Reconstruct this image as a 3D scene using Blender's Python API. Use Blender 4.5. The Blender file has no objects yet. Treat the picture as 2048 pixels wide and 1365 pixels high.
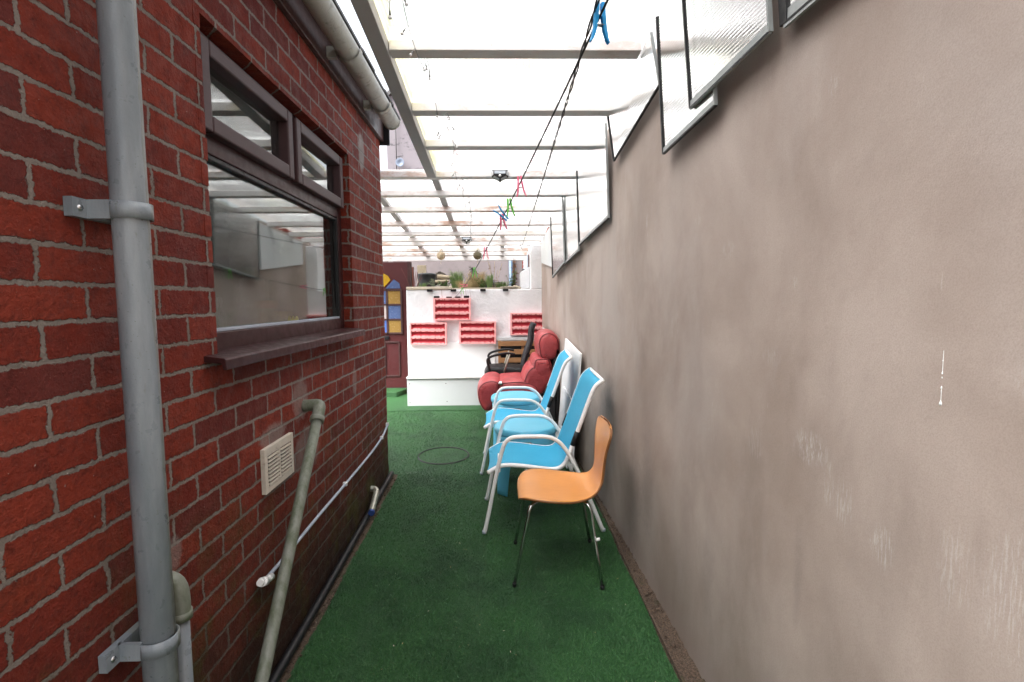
import bpy, bmesh, math, random
import numpy as np
from mathutils import Vector, Matrix
D = bpy.data
SC = bpy.context.scene
COL = SC.collection
rnd = random.Random(7)
PI = math.pi
SL = 0.032                       # the alley climbs gently away from the camera


def gz(y):
    return SL * min(max(y, -4.0), 12.0)


def wx(y):                       # face of the long rendered wall
    return 0.818 - 0.045 * y


def rz(y):                       # underside of the canopy joists
    return 2.410 - 0.09 * (y - 3.9)


# ------------------------------------------------------------------ camera, sky, sun, exposure
F_PX, PITCH, YAW, ROLL = 1020.0, 0.0795, 0.022, -0.008
cp, sp, cy, sy = math.cos(PITCH), math.sin(PITCH), math.cos(YAW), math.sin(YAW)
fw = Vector((sy * cp, cy * cp, -sp)); ri = Vector((cy, -sy, 0.0)); up = ri.cross(fw)
r2 = ri * math.cos(ROLL) + up * math.sin(ROLL); u2 = up * math.cos(ROLL) - ri * math.sin(ROLL)
cam = D.cameras.new('camera'); co = D.objects.new('camera', cam); COL.objects.link(co)
co.matrix_world = Matrix(((r2.x, u2.x, -fw.x, 0), (r2.y, u2.y, -fw.y, 0), (r2.z, u2.z, -fw.z, 1.46), (0, 0, 0, 1)))
cam.sensor_width = 36.0; cam.lens = 36.0 * F_PX / 2048.0; cam.clip_start = 0.02; cam.clip_end = 1000
SC.camera = co

SUN_EL, SUN_AZ = math.radians(52), math.radians(234)
w = D.worlds.new('World'); SC.world = w; w.use_nodes = True
nt = w.node_tree; nt.nodes.clear()
sky = nt.nodes.new('ShaderNodeTexSky'); sky.sky_type = 'NISHITA'; sky.sun_disc = False
sky.sun_elevation = SUN_EL; sky.sun_rotation = SUN_AZ; sky.dust_density = 5.0; sky.air_density = 1.0; sky.ozone_density = 1.0
hs = nt.nodes.new('ShaderNodeHueSaturation'); hs.inputs['Saturation'].default_value = 0.22
bg = nt.nodes.new('ShaderNodeBackground'); bg.inputs['Strength'].default_value = 0.15
wo = nt.nodes.new('ShaderNodeOutputWorld')
nt.links.new(sky.outputs[0], hs.inputs['Color']); nt.links.new(hs.outputs[0], bg.inputs[0]); nt.links.new(bg.outputs[0], wo.inputs[0])
sl = D.lights.new('sun', 'SUN'); sl.energy = 2.5; sl.angle = math.radians(40); sl.color = (1.0, 0.97, 0.93)
so = D.objects.new('sun', sl); COL.objects.link(so)
sd = Vector((math.sin(SUN_AZ) * math.cos(SUN_EL), math.cos(SUN_AZ) * math.cos(SUN_EL), math.sin(SUN_EL)))
so.rotation_euler = sd.to_track_quat('Z', 'Y').to_euler(); so.location = (0, 0, 6)
vs = SC.view_settings; vs.view_transform = 'Standard'; vs.look = 'None'; vs.exposure = 2.15; vs.gamma = 1.0
SC.cycles.use_denoising = True
SC.cycles.max_bounces = 12; SC.cycles.diffuse_bounces = 5; SC.cycles.transparent_max_bounces = 24; SC.cycles.transmission_bounces = 6
SC.cycles.sample_clamp_indirect = 8.0; SC.cycles.caustics_reflective = False; SC.cycles.caustics_refractive = False


# ------------------------------------------------------------------ materials
class NT:
    def __init__(s, name):
        s.m = D.materials.new(name); s.m.use_nodes = True; s.t = s.m.node_tree; s.t.nodes.clear()
        s.out = s.t.nodes.new('ShaderNodeOutputMaterial'); s.co = None

    def lk(s, v, sock):
        if isinstance(v, bpy.types.NodeSocket): s.t.links.new(v, sock)
        elif v is not None: sock.default_value = (tuple(v) + (1.0,)) if (isinstance(v, tuple) and len(v) == 3 and sock.type == 'RGBA') else v

    def obj(s):
        if s.co is None: s.co = s.t.nodes.new('ShaderNodeNewGeometry').outputs['Position']
        return s.co

    def local(s):
        return s.t.nodes.new('ShaderNodeTexCoord').outputs['Object']

    def map(s, v, scale=(1, 1, 1), loc=(0, 0, 0), rot=(0, 0, 0)):
        n = s.t.nodes.new('ShaderNodeMapping'); s.lk(v, n.inputs[0]); n.inputs[1].default_value = loc; n.inputs[2].default_value = rot; n.inputs[3].default_value = scale
        return n.outputs[0]

    def noise(s, v, scale, detail=4, rough=0.55, dist=0.0, color=False):
        n = s.t.nodes.new('ShaderNodeTexNoise'); s.lk(v, n.inputs['Vector']); n.inputs['Scale'].default_value = scale
        n.inputs['Detail'].default_value = detail; n.inputs['Roughness'].default_value = rough; n.inputs['Distortion'].default_value = dist
        return n.outputs['Color' if color else 'Fac']

    def voro(s, v, scale, feature='F1'):
        n = s.t.nodes.new('ShaderNodeTexVoronoi'); n.feature = feature; s.lk(v, n.inputs['Vector']); n.inputs['Scale'].default_value = scale
        return n.outputs['Distance']

    def ma(s, op, a, b=None, c=None, clamp=False):
        n = s.t.nodes.new('ShaderNodeMath'); n.operation = op; n.use_clamp = clamp
        s.lk(a, n.inputs[0]); s.lk(b, n.inputs[1]); s.lk(c, n.inputs[2]); return n.outputs[0]

    def vm(s, op, a, b=None):
        n = s.t.nodes.new('ShaderNodeVectorMath'); n.operation = op; s.lk(a, n.inputs[0]); s.lk(b, n.inputs[1])
        return n.outputs['Value'] if op in ('LENGTH', 'DISTANCE', 'DOT_PRODUCT') else n.outputs[0]

    def ramp(s, v, a, b, lo=0.0, hi=1.0, smooth=True):
        n = s.t.nodes.new('ShaderNodeMapRange'); n.interpolation_type = 'SMOOTHSTEP' if smooth else 'LINEAR'
        s.lk(v, n.inputs[0]); n.inputs[1].default_value = a; n.inputs[2].default_value = b; n.inputs[3].default_value = lo; n.inputs[4].default_value = hi
        return n.outputs[0]

    def mix(s, f, a, b, mode='MIX'):
        n = s.t.nodes.new('ShaderNodeMix'); n.data_type = 'RGBA'; n.blend_type = mode; n.clamp_factor = True
        s.lk(f, n.inputs[0]); s.lk(a, n.inputs[6]); s.lk(b, n.inputs[7]); return n.outputs[2]

    def sep(s, v):
        n = s.t.nodes.new('ShaderNodeSeparateXYZ'); s.lk(v, n.inputs[0]); return n.outputs

    def comb(s, x, y, z):
        n = s.t.nodes.new('ShaderNodeCombineXYZ'); s.lk(x, n.inputs[0]); s.lk(y, n.inputs[1]); s.lk(z, n.inputs[2]); return n.outputs[0]

    def bump(s, h, dist, strength=1.0, nrm=None):
        n = s.t.nodes.new('ShaderNodeBump'); s.lk(h, n.inputs['Height']); n.inputs['Distance'].default_value = dist; n.inputs['Strength'].default_value = strength
        if nrm is not None: s.lk(nrm, n.inputs['Normal'])
        return n.outputs[0]

    def bsdf(s, color, rough=0.6, nrm=None, metal=0.0, spec=0.5, coat=0.0, trans=0.0, sheen=0.0):
        n = s.t.nodes.new('ShaderNodeBsdfPrincipled'); s.lk(color, n.inputs['Base Color']); s.lk(rough, n.inputs['Roughness'])
        n.inputs['Metallic'].default_value = metal; n.inputs['Specular IOR Level'].default_value = spec
        n.inputs['Coat Weight'].default_value = coat; n.inputs['Transmission Weight'].default_value = trans; n.inputs['Sheen Weight'].default_value = sheen
        if nrm is not None: s.lk(nrm, n.inputs['Normal'])
        return n.outputs[0]

    def sh(s, kind, **kw):
        n = s.t.nodes.new('ShaderNodeBsdf' + kind)
        for k, v in kw.items(): s.lk(v, n.inputs[k])
        return n.outputs[0]

    def mixsh(s, f, a, b):
        n = s.t.nodes.new('ShaderNodeMixShader'); s.lk(f, n.inputs[0]); s.lk(a, n.inputs[1]); s.lk(b, n.inputs[2]); return n.outputs[0]

    def fresnel(s, ior):
        n = s.t.nodes.new('ShaderNodeFresnel'); n.inputs[0].default_value = ior; return n.outputs[0]

    def done(s, shader):
        s.t.links.new(shader, s.out.inputs[0]); return s.m

    def ellipse(s, y, z, ry, rz_, edge=0.35, axes=(1, 2)):   # soft patch at (y, z), broken at its rim
        o = s.sep(s.obj())
        a = s.ma('DIVIDE', s.ma('SUBTRACT', o[axes[0]], y), ry); b = s.ma('DIVIDE', s.ma('SUBTRACT', o[axes[1]], z), rz_)
        d = s.ma('SQRT', s.ma('ADD', s.ma('MULTIPLY', a, a), s.ma('MULTIPLY', b, b)))
        d = s.ma('ADD', d, s.ma('MULTIPLY', s.ma('SUBTRACT', s.noise(s.obj(), 24, 5, 0.7), 0.5), 1.1))
        return s.ramp(d, 1.0 - edge, 1.0 + edge * 0.3, 1.0, 0.0)


def simple(name, col, rough=0.5, metal=0.0, var=0.12, scale=9.0, bump=0.0, bscale=120.0, spec=0.5, coat=0.0, dirt=None, dirt_amt=0.4):
    k = NT(name); p = k.obj()
    f = k.noise(p, scale, 5, 0.6)
    c = k.mix(f, tuple(x * (1 - var) for x in col), tuple(min(1, x * (1 + var)) for x in col))
    if dirt:
        c = k.mix(k.ma('MULTIPLY', k.ramp(k.noise(p, scale * 2.3, 6, 0.7), 0.52, 0.72), dirt_amt), c, dirt)
    n = k.bump(k.noise(p, bscale, 4, 0.6), bump) if bump else None
    r = k.ramp(k.noise(p, scale * 3, 4), 0.3, 0.7, max(0.02, rough - 0.08), min(1, rough + 0.08))
    return k.done(k.bsdf(c, r, n, metal, spec, coat))


M = {}
# --- red brick with ragged buff mortar, cement patches and a damp green-brown foot
k = NT('red_brick'); p = k.obj(); o = k.sep(p)
wob = k.vm('SUBTRACT', k.noise(p, 26, 3, 0.6, color=True), (0.5, 0.5, 0.5))
wob2 = k.vm('SUBTRACT', k.noise(p, 95, 3, 0.65, color=True), (0.5, 0.5, 0.5))
pd = k.vm('ADD', p, k.vm('ADD', k.vm('MULTIPLY', wob, (0.012, 0.012, 0.012)), k.vm('MULTIPLY', wob2, (0.012, 0.012, 0.012))))
od = k.sep(pd)
run = k.ma('ADD', od[1], k.ma('MULTIPLY', od[0], 1.0))
vec = k.comb(k.ma('ADD', run, -1.326 + 0.1135 + 0.87 + 0.227 * 40), k.ma('ADD', od[2], -1.1233 + 0.0753 * 20), 0.0)
b = k.t.nodes.new('ShaderNodeTexBrick'); k.lk(vec, b.inputs['Vector']); b.inputs['Scale'].default_value = 1.0
b.offset = 0.5; b.offset_frequency = 2; b.squash = 1.0
b.inputs['Color1'].default_value = (0, 0, 0, 1); b.inputs['Color2'].default_value = (1, 1, 1, 1); b.inputs['Mortar'].default_value = (0.5, 0.5, 0.5, 1)
b.inputs['Mortar Size'].default_value = 0.0090; b.inputs['Mortar Smooth'].default_value = 0.8; b.inputs['Bias'].default_value = 0.0
b.inputs['Brick Width'].default_value = 0.227; b.inputs['Row Height'].default_value = 0.0753
mort = k.ramp(k.ma('ADD', b.outputs['Fac'], k.ma('MULTIPLY', k.ma('SUBTRACT', k.noise(p, 42, 5, 0.75), 0.5), 1.3)), 0.30, 0.72)
per = k.sep(b.outputs['Color'])[0]
c1 = k.mix(k.ramp(per, 0.15, 0.95), (0.160, 0.0225, 0.014), (0.228, 0.034, 0.018))
c1 = k.mix(k.ramp(per, 0.14, 0.07, 0, 0.35), c1, (0.085, 0.030, 0.030))
c1 = k.mix(k.ma('MULTIPLY', k.ramp(k.noise(p, 34, 6, 0.75), 0.42, 0.72), 0.70), c1, (0.070, 0.014, 0.011))
c1 = k.mix(k.ma('MULTIPLY', k.ramp(k.noise(p, 3.1, 5, 0.6), 0.5, 0.72), 0.5), c1, (0.10, 0.022, 0.022))
c1 = k.mix(k.ramp(k.noise(p, 130, 3, 0.7), 0.63, 0.76, 0, 0.5), c1, (0.33, 0.16, 0.12))
mo = k.mix(k.noise(p, 40, 5, 0.7), (0.155, 0.130, 0.115), (0.295, 0.252, 0.222))
mo = k.mix(k.ramp(k.noise(p, 5, 4), 0.48, 0.7, 0, 0.55), mo, (0.15, 0.12, 0.10))
c = k.mix(mort, c1, mo)
pale = k.ellipse(3.33, 2.40, 0.075, 0.13)
for e in ((3.02, 0.985, 0.05, 0.10), (2.20, 1.04, 0.09, 0.10), (1.93, 0.955, 0.13, 0.05), (2.25, 0.80, 0.16, 0.11), (1.32, 0.80, 0.04, 0.05)):
    pale = k.ma('MAXIMUM', pale, k.ma('MULTIPLY', k.ellipse(*e), 0.55))
c = k.mix(k.ma('MULTIPLY', pale, 0.85), c, (0.30, 0.265, 0.245))
eff = k.ramp(k.noise(k.map(p, (1, 1, 0.6)), 8, 6, 0.75), 0.60, 0.72, 0, 0.45)
eff = k.ma('MULTIPLY', eff, k.ramp(o[1], 2.2, 3.6))
c = k.mix(eff, c, (0.36, 0.27, 0.25))
flk = k.ramp(k.noise(p, 70, 2, 0.8), 0.735, 0.77, 0, 0.8)
c = k.mix(flk, c, (0.45, 0.38, 0.34))
damp = k.ma('ADD', o[2], k.ma('MULTIPLY', k.ma('SUBTRACT', k.noise(p, 3.0, 5, 0.65), 0.5), 0.55))
c = k.mix(k.ramp(damp, 0.28, 0.95, 0.62, 0.0), c, (0.040, 0.022, 0.014))
c = k.mix(k.ramp(damp, 0.10, 0.52, 0.85, 0.0), c, (0.020, 0.014, 0.009))
moss = k.ma('MULTIPLY', k.ramp(k.noise(p, 5.5, 6, 0.7), 0.47, 0.66), k.ramp(o[2], 0.20, 1.15, 0.80, 0.0))
c = k.mix(moss, c, (0.060, 0.055, 0.014))
h = k.ma('ADD', k.ma('MULTIPLY', mort, -1.0), k.ma('MULTIPLY', k.noise(p, 70, 6, 0.7), 0.95))
h = k.ma('ADD', h, k.ma('MULTIPLY', k.noise(k.map(p, (1, 0.55, 1)), 190, 3, 0.6), 0.22))
h = k.ma('ADD', h, k.ma('MULTIPLY', per, 0.2))
M['brick'] = k.done(k.bsdf(c, k.ramp(k.noise(p, 20, 4), 0.3, 0.7, 0.55, 0.85), k.bump(h, 0.010), spec=0.15))

# --- brown-grey painted render with scuffs
k = NT('painted_render'); p = k.obj(); o = k.sep(p)
st = k.map(p, (1, 1, 0.42))
c = k.mix(k.ramp(k.noise(p, 1.3, 5, 0.55, 0.4), 0.34, 0.66), (0.325, 0.260, 0.225), (0.450, 0.378, 0.338))
c = k.mix(k.ramp(k.noise(st, 3.2, 5, 0.6, 0.3), 0.46, 0.72, 0, 0.45), c, (0.215, 0.170, 0.148))
c = k.mix(k.ramp(k.noise(k.map(p, (1, 1, 0.5), (3, 1, 2)), 2.0, 4, 0.55, 0.5), 0.48, 0.72, 0, 0.75), c, (0.43, 0.375, 0.348))
c = k.mix(k.ramp(k.noise(k.map(p, (1, 1, 1), (7, 2, 5)), 26, 4, 0.75), 0.70, 0.78, 0, 0.30), c, (0.52, 0.47, 0.44))
c = k.mix(k.ramp(k.noise(k.map(p, (1, 9, 1.4), (1, 4, 2), (0.35, 0, 0)), 4.2, 3, 0.6), 0.735, 0.765, 0, 0.35), c, (0.55, 0.50, 0.47))
c = k.mix(k.ramp(k.noise(st, 9, 4, 0.6), 0.60, 0.8, 0, 0.3), c, (0.38, 0.33, 0.31))
gr = k.noise(p, 330, 2, 0.7)
c = k.mix(k.ramp(gr, 0.35, 0.75, 0, 0.22), c, (0.13, 0.10, 0.085))
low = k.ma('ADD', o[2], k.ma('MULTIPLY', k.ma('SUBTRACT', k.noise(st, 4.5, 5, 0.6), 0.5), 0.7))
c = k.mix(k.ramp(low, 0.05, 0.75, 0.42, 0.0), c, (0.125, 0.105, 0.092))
brush = k.ramp(k.noise(k.map(p, (1, 26, 5), (0, 0, 0), (0.5, 0, 0)), 6.0, 5, 0.8), 0.46, 0.62)
brushv = k.ramp(k.noise(k.map(p, (1, 40, 4)), 5.0, 5, 0.8), 0.48, 0.62)
sc_ = None
for (yy, zz, ry, rz2, br, am) in ((1.22, 1.09, .07, .045, 0, .7), (1.15, 1.02, .02, .06, 1, .6), (1.10, 1.00, .035, .06, 1, .6), (0.985, 0.955, .035, .05, 1, .75), (1.47, 1.03, .05, .06, 1, .35),
                                  (0.735, 1.00, .06, .13, 1, .55), (0.83, 0.99, .04, .09, 1, .5), (0.70, 1.34, .06, .04, 0, .6), (2.47, 1.84, .018, .05, 1, .7), (1.31, 1.50, .02, .02, 0, .4),
                                  (1.19, 1.95, .02, .03, 1, .5), (1.66, 1.62, .05, .03, 0, .4), (1.9, 1.75, .03, .03, 0, .3), (1.40, 1.30, .05, .03, 0, .25), (2.1, 1.36, .05, .08, 1, .3), (1.75, 1.02, .05, .08, 1, .25)):
    e = k.ma('MULTIPLY', k.ma('MULTIPLY', k.ellipse(yy, zz, ry, rz2, 0.6), brushv if br else brush), am * 0.62)
    sc_ = e if sc_ is None else k.ma('MAXIMUM', sc_, e)
c = k.mix(sc_, c, (0.60, 0.585, 0.575))
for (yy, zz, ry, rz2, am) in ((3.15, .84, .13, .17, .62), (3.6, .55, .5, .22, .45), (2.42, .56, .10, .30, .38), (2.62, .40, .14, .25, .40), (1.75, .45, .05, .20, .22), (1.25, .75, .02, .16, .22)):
    c = k.mix(k.ma('MULTIPLY', k.ellipse(yy, zz, ry, rz2, 0.9), am * 0.8), c, (0.085, 0.080, 0.082))  # dark smudges near the chairs: stain and shadow put into the wall colour
hh = k.ma('ADD', k.ma('MULTIPLY', k.noise(p, 300, 3, 0.6), 0.22), k.ma('MULTIPLY', k.noise(p, 11, 4, 0.5), 1.6))
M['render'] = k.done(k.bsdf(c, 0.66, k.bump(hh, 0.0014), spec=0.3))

# --- artificial grass
k = NT('artificial_grass'); p = k.obj()
c = k.mix(k.noise(p, 230, 3, 0.7), (0.006, 0.030, 0.008), (0.030, 0.120, 0.034))
c = k.mix(k.ramp(k.noise(p, 2.6, 6, 0.65), 0.42, 0.68, 0, 0.62), c, (0.010, 0.040, 0.014))
c = k.mix(k.ramp(k.noise(p, 48, 4, 0.75), 0.64, 0.72, 0, 0.6), c, (0.012, 0.022, 0.008))
M['turf'] = k.done(k.bsdf(c, 0.6, k.bump(k.noise(p, 260, 3, 0.7), 0.006), spec=0.35))
k = NT('grass_fibre'); p = k.obj()
c = k.mix(k.ramp(k.noise(p, 420, 2, 0.6), 0.3, 0.7), (0.021, 0.078, 0.021), (0.078, 0.205, 0.064))
c = k.mix(k.ramp(k.noise(k.map(p, (1, 0.16, 1)), 7, 5, 0.6), 0.44, 0.72, 0, 0.60), c, (0.082, 0.135, 0.082))
c = k.mix(k.ramp(k.noise(p, 2.6, 6, 0.65), 0.42, 0.68, 0, 0.65), c, (0.010, 0.034, 0.016))
c = k.mix(k.ramp(k.noise(p, 38, 3, 0.7), 0.66, 0.74, 0, 0.7), c, (0.012, 0.018, 0.009))
c = k.mix(k.ramp(k.noise(p, 900, 0, 0.5), 0.74, 0.78, 0, 0.6), c, (0.11, 0.19, 0.11))
M['fibre'] = k.done(k.bsdf(c, 0.5, spec=0.4))

# --- earth and rubble
k = NT('rubble'); p = k.obj()
c = k.mix(k.ramp(k.noise(p, 150, 6, 0.75), 0.32, 0.68), (0.018, 0.012, 0.008), (0.19, 0.125, 0.085))
c = k.mix(k.ramp(k.noise(p, 260, 3, 0.8), 0.56, 0.70, 0, 0.7), c, (0.26, 0.20, 0.15))
c = k.mix(k.ramp(k.noise(p, 9, 5), 0.55, 0.68, 0, 0.6), c, (0.05, 0.055, 0.02))
M['rubble'] = k.done(k.bsdf(c, 0.9, k.bump(k.noise(p, 90, 6, 0.8), 0.015)))
M['concrete'] = simple('concrete', (0.20, 0.18, 0.16), 0.85, 0, 0.3, 5, 0.006, 60)
M['soil'] = simple('soil', (0.055, 0.042, 0.028), 0.95, 0, 0.5, 14, 0.02, 60)

# --- pvc, paint, metal, plastics
k = NT('grey_pvc'); p = k.obj(); lc = k.local()
c = k.mix(k.ramp(k.noise(k.map(p, (1, 1, 0.18)), 14, 5, 0.6), 0.4, 0.7), (0.17, 0.195, 0.22), (0.27, 0.30, 0.325))
edge = k.ma('ADD', k.sep(lc)[1], k.ma('MULTIPLY', k.ma('SUBTRACT', k.noise(k.map(p, (1, 1, 0.5)), 16, 5, 0.65), 0.5), 0.030))
c = k.mix(k.ramp(edge, 0.000, 0.003, 0, 0.55), c, (0.155, 0.16, 0.135))  # far side greyer: grime and shading put into the colour past a wavy edge
c = k.mix(k.ramp(k.noise(k.map(p, (1, 1, 0.4)), 60, 5, 0.7), 0.60, 0.74, 0, 0.5), c, (0.12, 0.125, 0.105))
c = k.mix(k.ramp(k.noise(p, 150, 2, 0.6), 0.70, 0.73, 0, 0.6), c, (0.07, 0.07, 0.06))
M['pvc'] = k.done(k.bsdf(c, k.ramp(k.noise(p, 30, 4), 0.3, 0.7, 0.26, 0.46), k.bump(k.noise(p, 200, 3), 0.0005)))
k = NT('algae_pvc'); p = k.obj()
c = k.mix(k.ramp(k.noise(k.map(p, (1, 1, 0.3)), 22, 6, 0.7), 0.35, 0.7), (0.20, 0.21, 0.18), (0.085, 0.105, 0.060))
c = k.mix(k.ramp(k.noise(p, 60, 5, 0.7), 0.6, 0.75, 0, 0.6), c, (0.26, 0.26, 0.23))
M['algae'] = k.done(k.bsdf(c, 0.5, k.bump(k.noise(p, 160, 3), 0.0006)))
M['gutter'] = simple('weathered_gutter', (0.30, 0.29, 0.26), 0.5, 0, 0.2, 8, 0.001, 80, dirt=(0.10, 0.095, 0.075), dirt_amt=0.8)
M['fascia'] = simple('brown_fascia', (0.050, 0.020, 0.018), 0.5, 0, 0.3, 8, 0.001, 60)
k = NT('brown_frame'); p = k.obj()
g = k.noise(k.map(p, (1, 0.12, 1)), 160, 4, 0.6)
c = k.mix(g, (0.040, 0.018, 0.020), (0.070, 0.034, 0.037))
M['frame'] = k.done(k.bsdf(c, 0.5, k.bump(g, 0.0004), spec=0.3))
M['sill'] = simple('maroon_sill', (0.036, 0.0105, 0.011), 0.42, 0, 0.2, 10, spec=0.25)
M['slate'] = simple('slate', (0.055, 0.052, 0.055), 0.7, 0, 0.3, 12, 0.003, 50)
M['black'] = simple('black_plastic', (0.008, 0.008, 0.009), 0.45, 0, 0.2, 10, 0.0003, spec=0.3)
M['blackfab'] = simple('black_mesh_fabric', (0.017, 0.017, 0.020), 0.75, 0, 0.25, 30, 0.002, 300)
M['blackleather'] = simple('black_leatherette', (0.010, 0.010, 0.011), 0.5, 0, 0.2, 10, 0.002, 60, spec=0.25)
M['white'] = simple('white_plastic', (0.76, 0.76, 0.75), 0.4, 0, 0.04, 7, 0, 80)
M['ivory'] = simple('ivory_plastic', (0.55, 0.49, 0.42), 0.5, 0, 0.12, 14, 0.0006, 80, dirt=(0.28, 0.22, 0.17), dirt_amt=0.6)
M['cable'] = simple('cable_sheath', (0.36, 0.40, 0.47), 0.45, 0, 0.08, 10)
M['galv'] = simple('dull_metal', (0.34, 0.33, 0.28), 0.4, 0.6, 0.2, 20, 0.0005)
M['bluein'] = simple('blue_plastic', (0.03, 0.07, 0.26), 0.45)
k = NT('white_coated_tube'); p = k.obj()
c = k.mix(k.ramp(k.noise(p, 60, 5, 0.7), 0.66, 0.74, 0, 0.6), (0.82, 0.82, 0.815), (0.52, 0.49, 0.45))
M['wtube'] = k.done(k.bsdf(c, 0.35))
k = NT('blue_sling'); p = k.local()
wv = k.ma('MULTIPLY', k.ma('SINE', k.ma('MULTIPLY', k.sep(p)[1], 1900.0)), k.ma('SINE', k.ma('MULTIPLY', k.ma('ADD', k.sep(p)[0], k.sep(p)[2]), 1900.0)))
c = k.mix(k.noise(p, 7, 4, 0.6), (0.024, 0.330, 0.540), (0.040, 0.390, 0.610))
c = k.mix(k.ramp(wv, -0.2, 0.8, 0, 0.22), c, (0.010, 0.18, 0.35))
M['sling'] = k.done(k.bsdf(c, 0.6, k.bump(wv, 0.0004), spec=0.35))
k = NT('blue_moulded_plastic'); p = k.obj()
c = k.mix(k.noise(p, 8, 4), (0.13, 0.53, 0.74), (0.17, 0.60, 0.80))
bs = k.bsdf(c, 0.34, spec=0.5)
M['stool'] = k.done(k.mixsh(0.18, bs, k.sh('Translucent', Color=(0.10, 0.50, 0.75))))
M['chrome'] = simple('chrome', (0.62, 0.63, 0.63), 0.14, 1.0, 0.06, 8)
k = NT('beech_veneer'); p = k.local()
g = k.noise(k.map(p, (3.0, 42, 3.0)), 5, 5, 0.6, 0.2)
c = k.mix(g, (0.540, 0.205, 0.042), (0.690, 0.295, 0.070))
c = k.mix(k.ramp(k.noise(p, 5, 4), 0.4, 0.7, 0, 0.35), c, (0.46, 0.19, 0.055))
M['ply'] = k.done(k.bsdf(c, 0.33, k.bump(g, 0.0003), spec=0.4, coat=0.1))
M['plyedge'] = simple('ply_edge', (0.23, 0.095, 0.032), 0.5, 0, 0.3, 40)
k = NT('red_leather'); p = k.obj()
c = k.mix(k.ramp(k.noise(p, 6, 5, 0.6), 0.35, 0.7), (0.28, 0.028, 0.033), (0.43, 0.062, 0.066))
cr = k.ma('ADD', k.ma('MULTIPLY', k.noise(p, 16, 4, 0.6, 1.2), 1.0), k.ma('MULTIPLY', k.voro(p, 180), 0.10))
M['redlea'] = k.done(k.bsdf(c, 0.40, k.bump(cr, 0.012), spec=0.5))
M['redseam'] = simple('dark_red_piping', (0.13, 0.014, 0.018), 0.5)
M['pink'] = simple('pink_plastic', (0.88, 0.42, 0.42), 0.45, 0, 0.05, 8)
M['red'] = simple('red_plastic', (0.50, 0.040, 0.060), 0.5, 0, 0.12, 8)
k = NT('white_masonry'); p = k.obj()
c = k.mix(k.ramp(k.noise(p, 4, 5, 0.6), 0.35, 0.7), (0.73, 0.74, 0.77), (0.82, 0.83, 0.855))
c = k.mix(k.ramp(k.noise(p, 15, 6, 0.75), 0.62, 0.70, 0, 0.5), c, (0.42, 0.41, 0.40))
c = k.mix(k.ramp(k.noise(p, 33, 4, 0.8), 0.70, 0.74, 0, 0.8), c, (0.27, 0.24, 0.22))
M['wmason'] = k.done(k.bsdf(c, 0.75, k.bump(k.ma('ADD', k.noise(p, 18, 5, 0.6), k.ma('MULTIPLY', k.noise(p, 110, 3, 0.6), 0.25)), 0.012)))
M['wboard'] = simple('white_board', (0.74, 0.745, 0.75), 0.45, 0, 0.03, 4, 0.0004, 60)
M['greyboard'] = simple('pale_grey_board', (0.60, 0.63, 0.65), 0.5, 0, 0.05, 3, 0.0004, 60)
M['stone'] = simple('cream_stone', (0.50, 0.44, 0.35), 0.85, 0, 0.2, 14, 0.004, 60)
k = NT('slat_pine'); p = k.obj()
g = k.noise(k.map(p, (0.12, 1, 1)), 70, 5, 0.6, 0.5)
c = k.mix(g, (0.24, 0.105, 0.038), (0.42, 0.22, 0.10))
M['pine'] = k.done(k.bsdf(c, 0.6, k.bump(g, 0.001)))
k = NT('painted_joist'); p = k.obj()
g = k.noise(k.map(p, (0.10, 1, 1)), 90, 5, 0.65, 0.4)
c = k.mix(g, (0.78, 0.75, 0.74), (0.88, 0.86, 0.86))
wear = k.ma('MULTIPLY', k.ramp(k.noise(k.map(p, (0.45, 1.0, 1.0)), 5.0, 6, 0.7), 0.50, 0.64), k.ramp(k.sep(p)[1], 2.0, 5.0, 0.30, 0.75))
c = k.mix(wear, c, (0.46, 0.24, 0.145))
c = k.mix(k.ramp(k.noise(p, 9, 6, 0.75), 0.66, 0.72, 0, 0.8), c, (0.10, 0.06, 0.04))
M['joist'] = k.done(k.bsdf(c, 0.65, k.bump(g, 0.001)))
M['beam'] = simple('grey_beam_paint', (0.46, 0.45, 0.46), 0.65, 0, 0.1, 6, 0.001, 60)

# translucent corrugated-plastic roof, yellow with algae in places
k = NT('canopy_plastic'); p = k.obj()
t = k.mix(k.ramp(k.noise(p, 1.8, 6, 0.7), 0.56, 0.72, 0, 0.55), (0.93, 0.93, 0.93), (0.88, 0.80, 0.30))
ed = k.ma('ADD', k.sep(p)[0], k.ma('MULTIPLY', k.ma('SUBTRACT', k.noise(p, 7, 5, 0.7), 0.5), 0.16))
ef = k.ma('MULTIPLY', k.ma('MULTIPLY', k.ramp(ed, -0.40, -0.46, 0, 0.5), k.ramp(ed, -0.60, -0.55)), k.ramp(k.sep(p)[1], 4.05, 3.95))
t = k.mix(ef, t, (0.86, 0.76, 0.22))
t = k.mix(k.ramp(k.noise(p, 26, 4, 0.8), 0.75, 0.78), t, (0.35, 0.32, 0.25))
rib = k.bump(k.ma('SINE', k.ma('MULTIPLY', k.sep(p)[0], 420.0)), 0.002)
tr = k.mixsh(0.70, k.sh('Transparent', Color=t), k.sh('Translucent', Color=t, Normal=rib))
M['canopy'] = k.done(k.mixsh(k.ma('MULTIPLY', k.fresnel(1.4), 0.7), tr, k.sh('Glossy', Color=(1, 1, 1), Roughness=0.2)))

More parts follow.
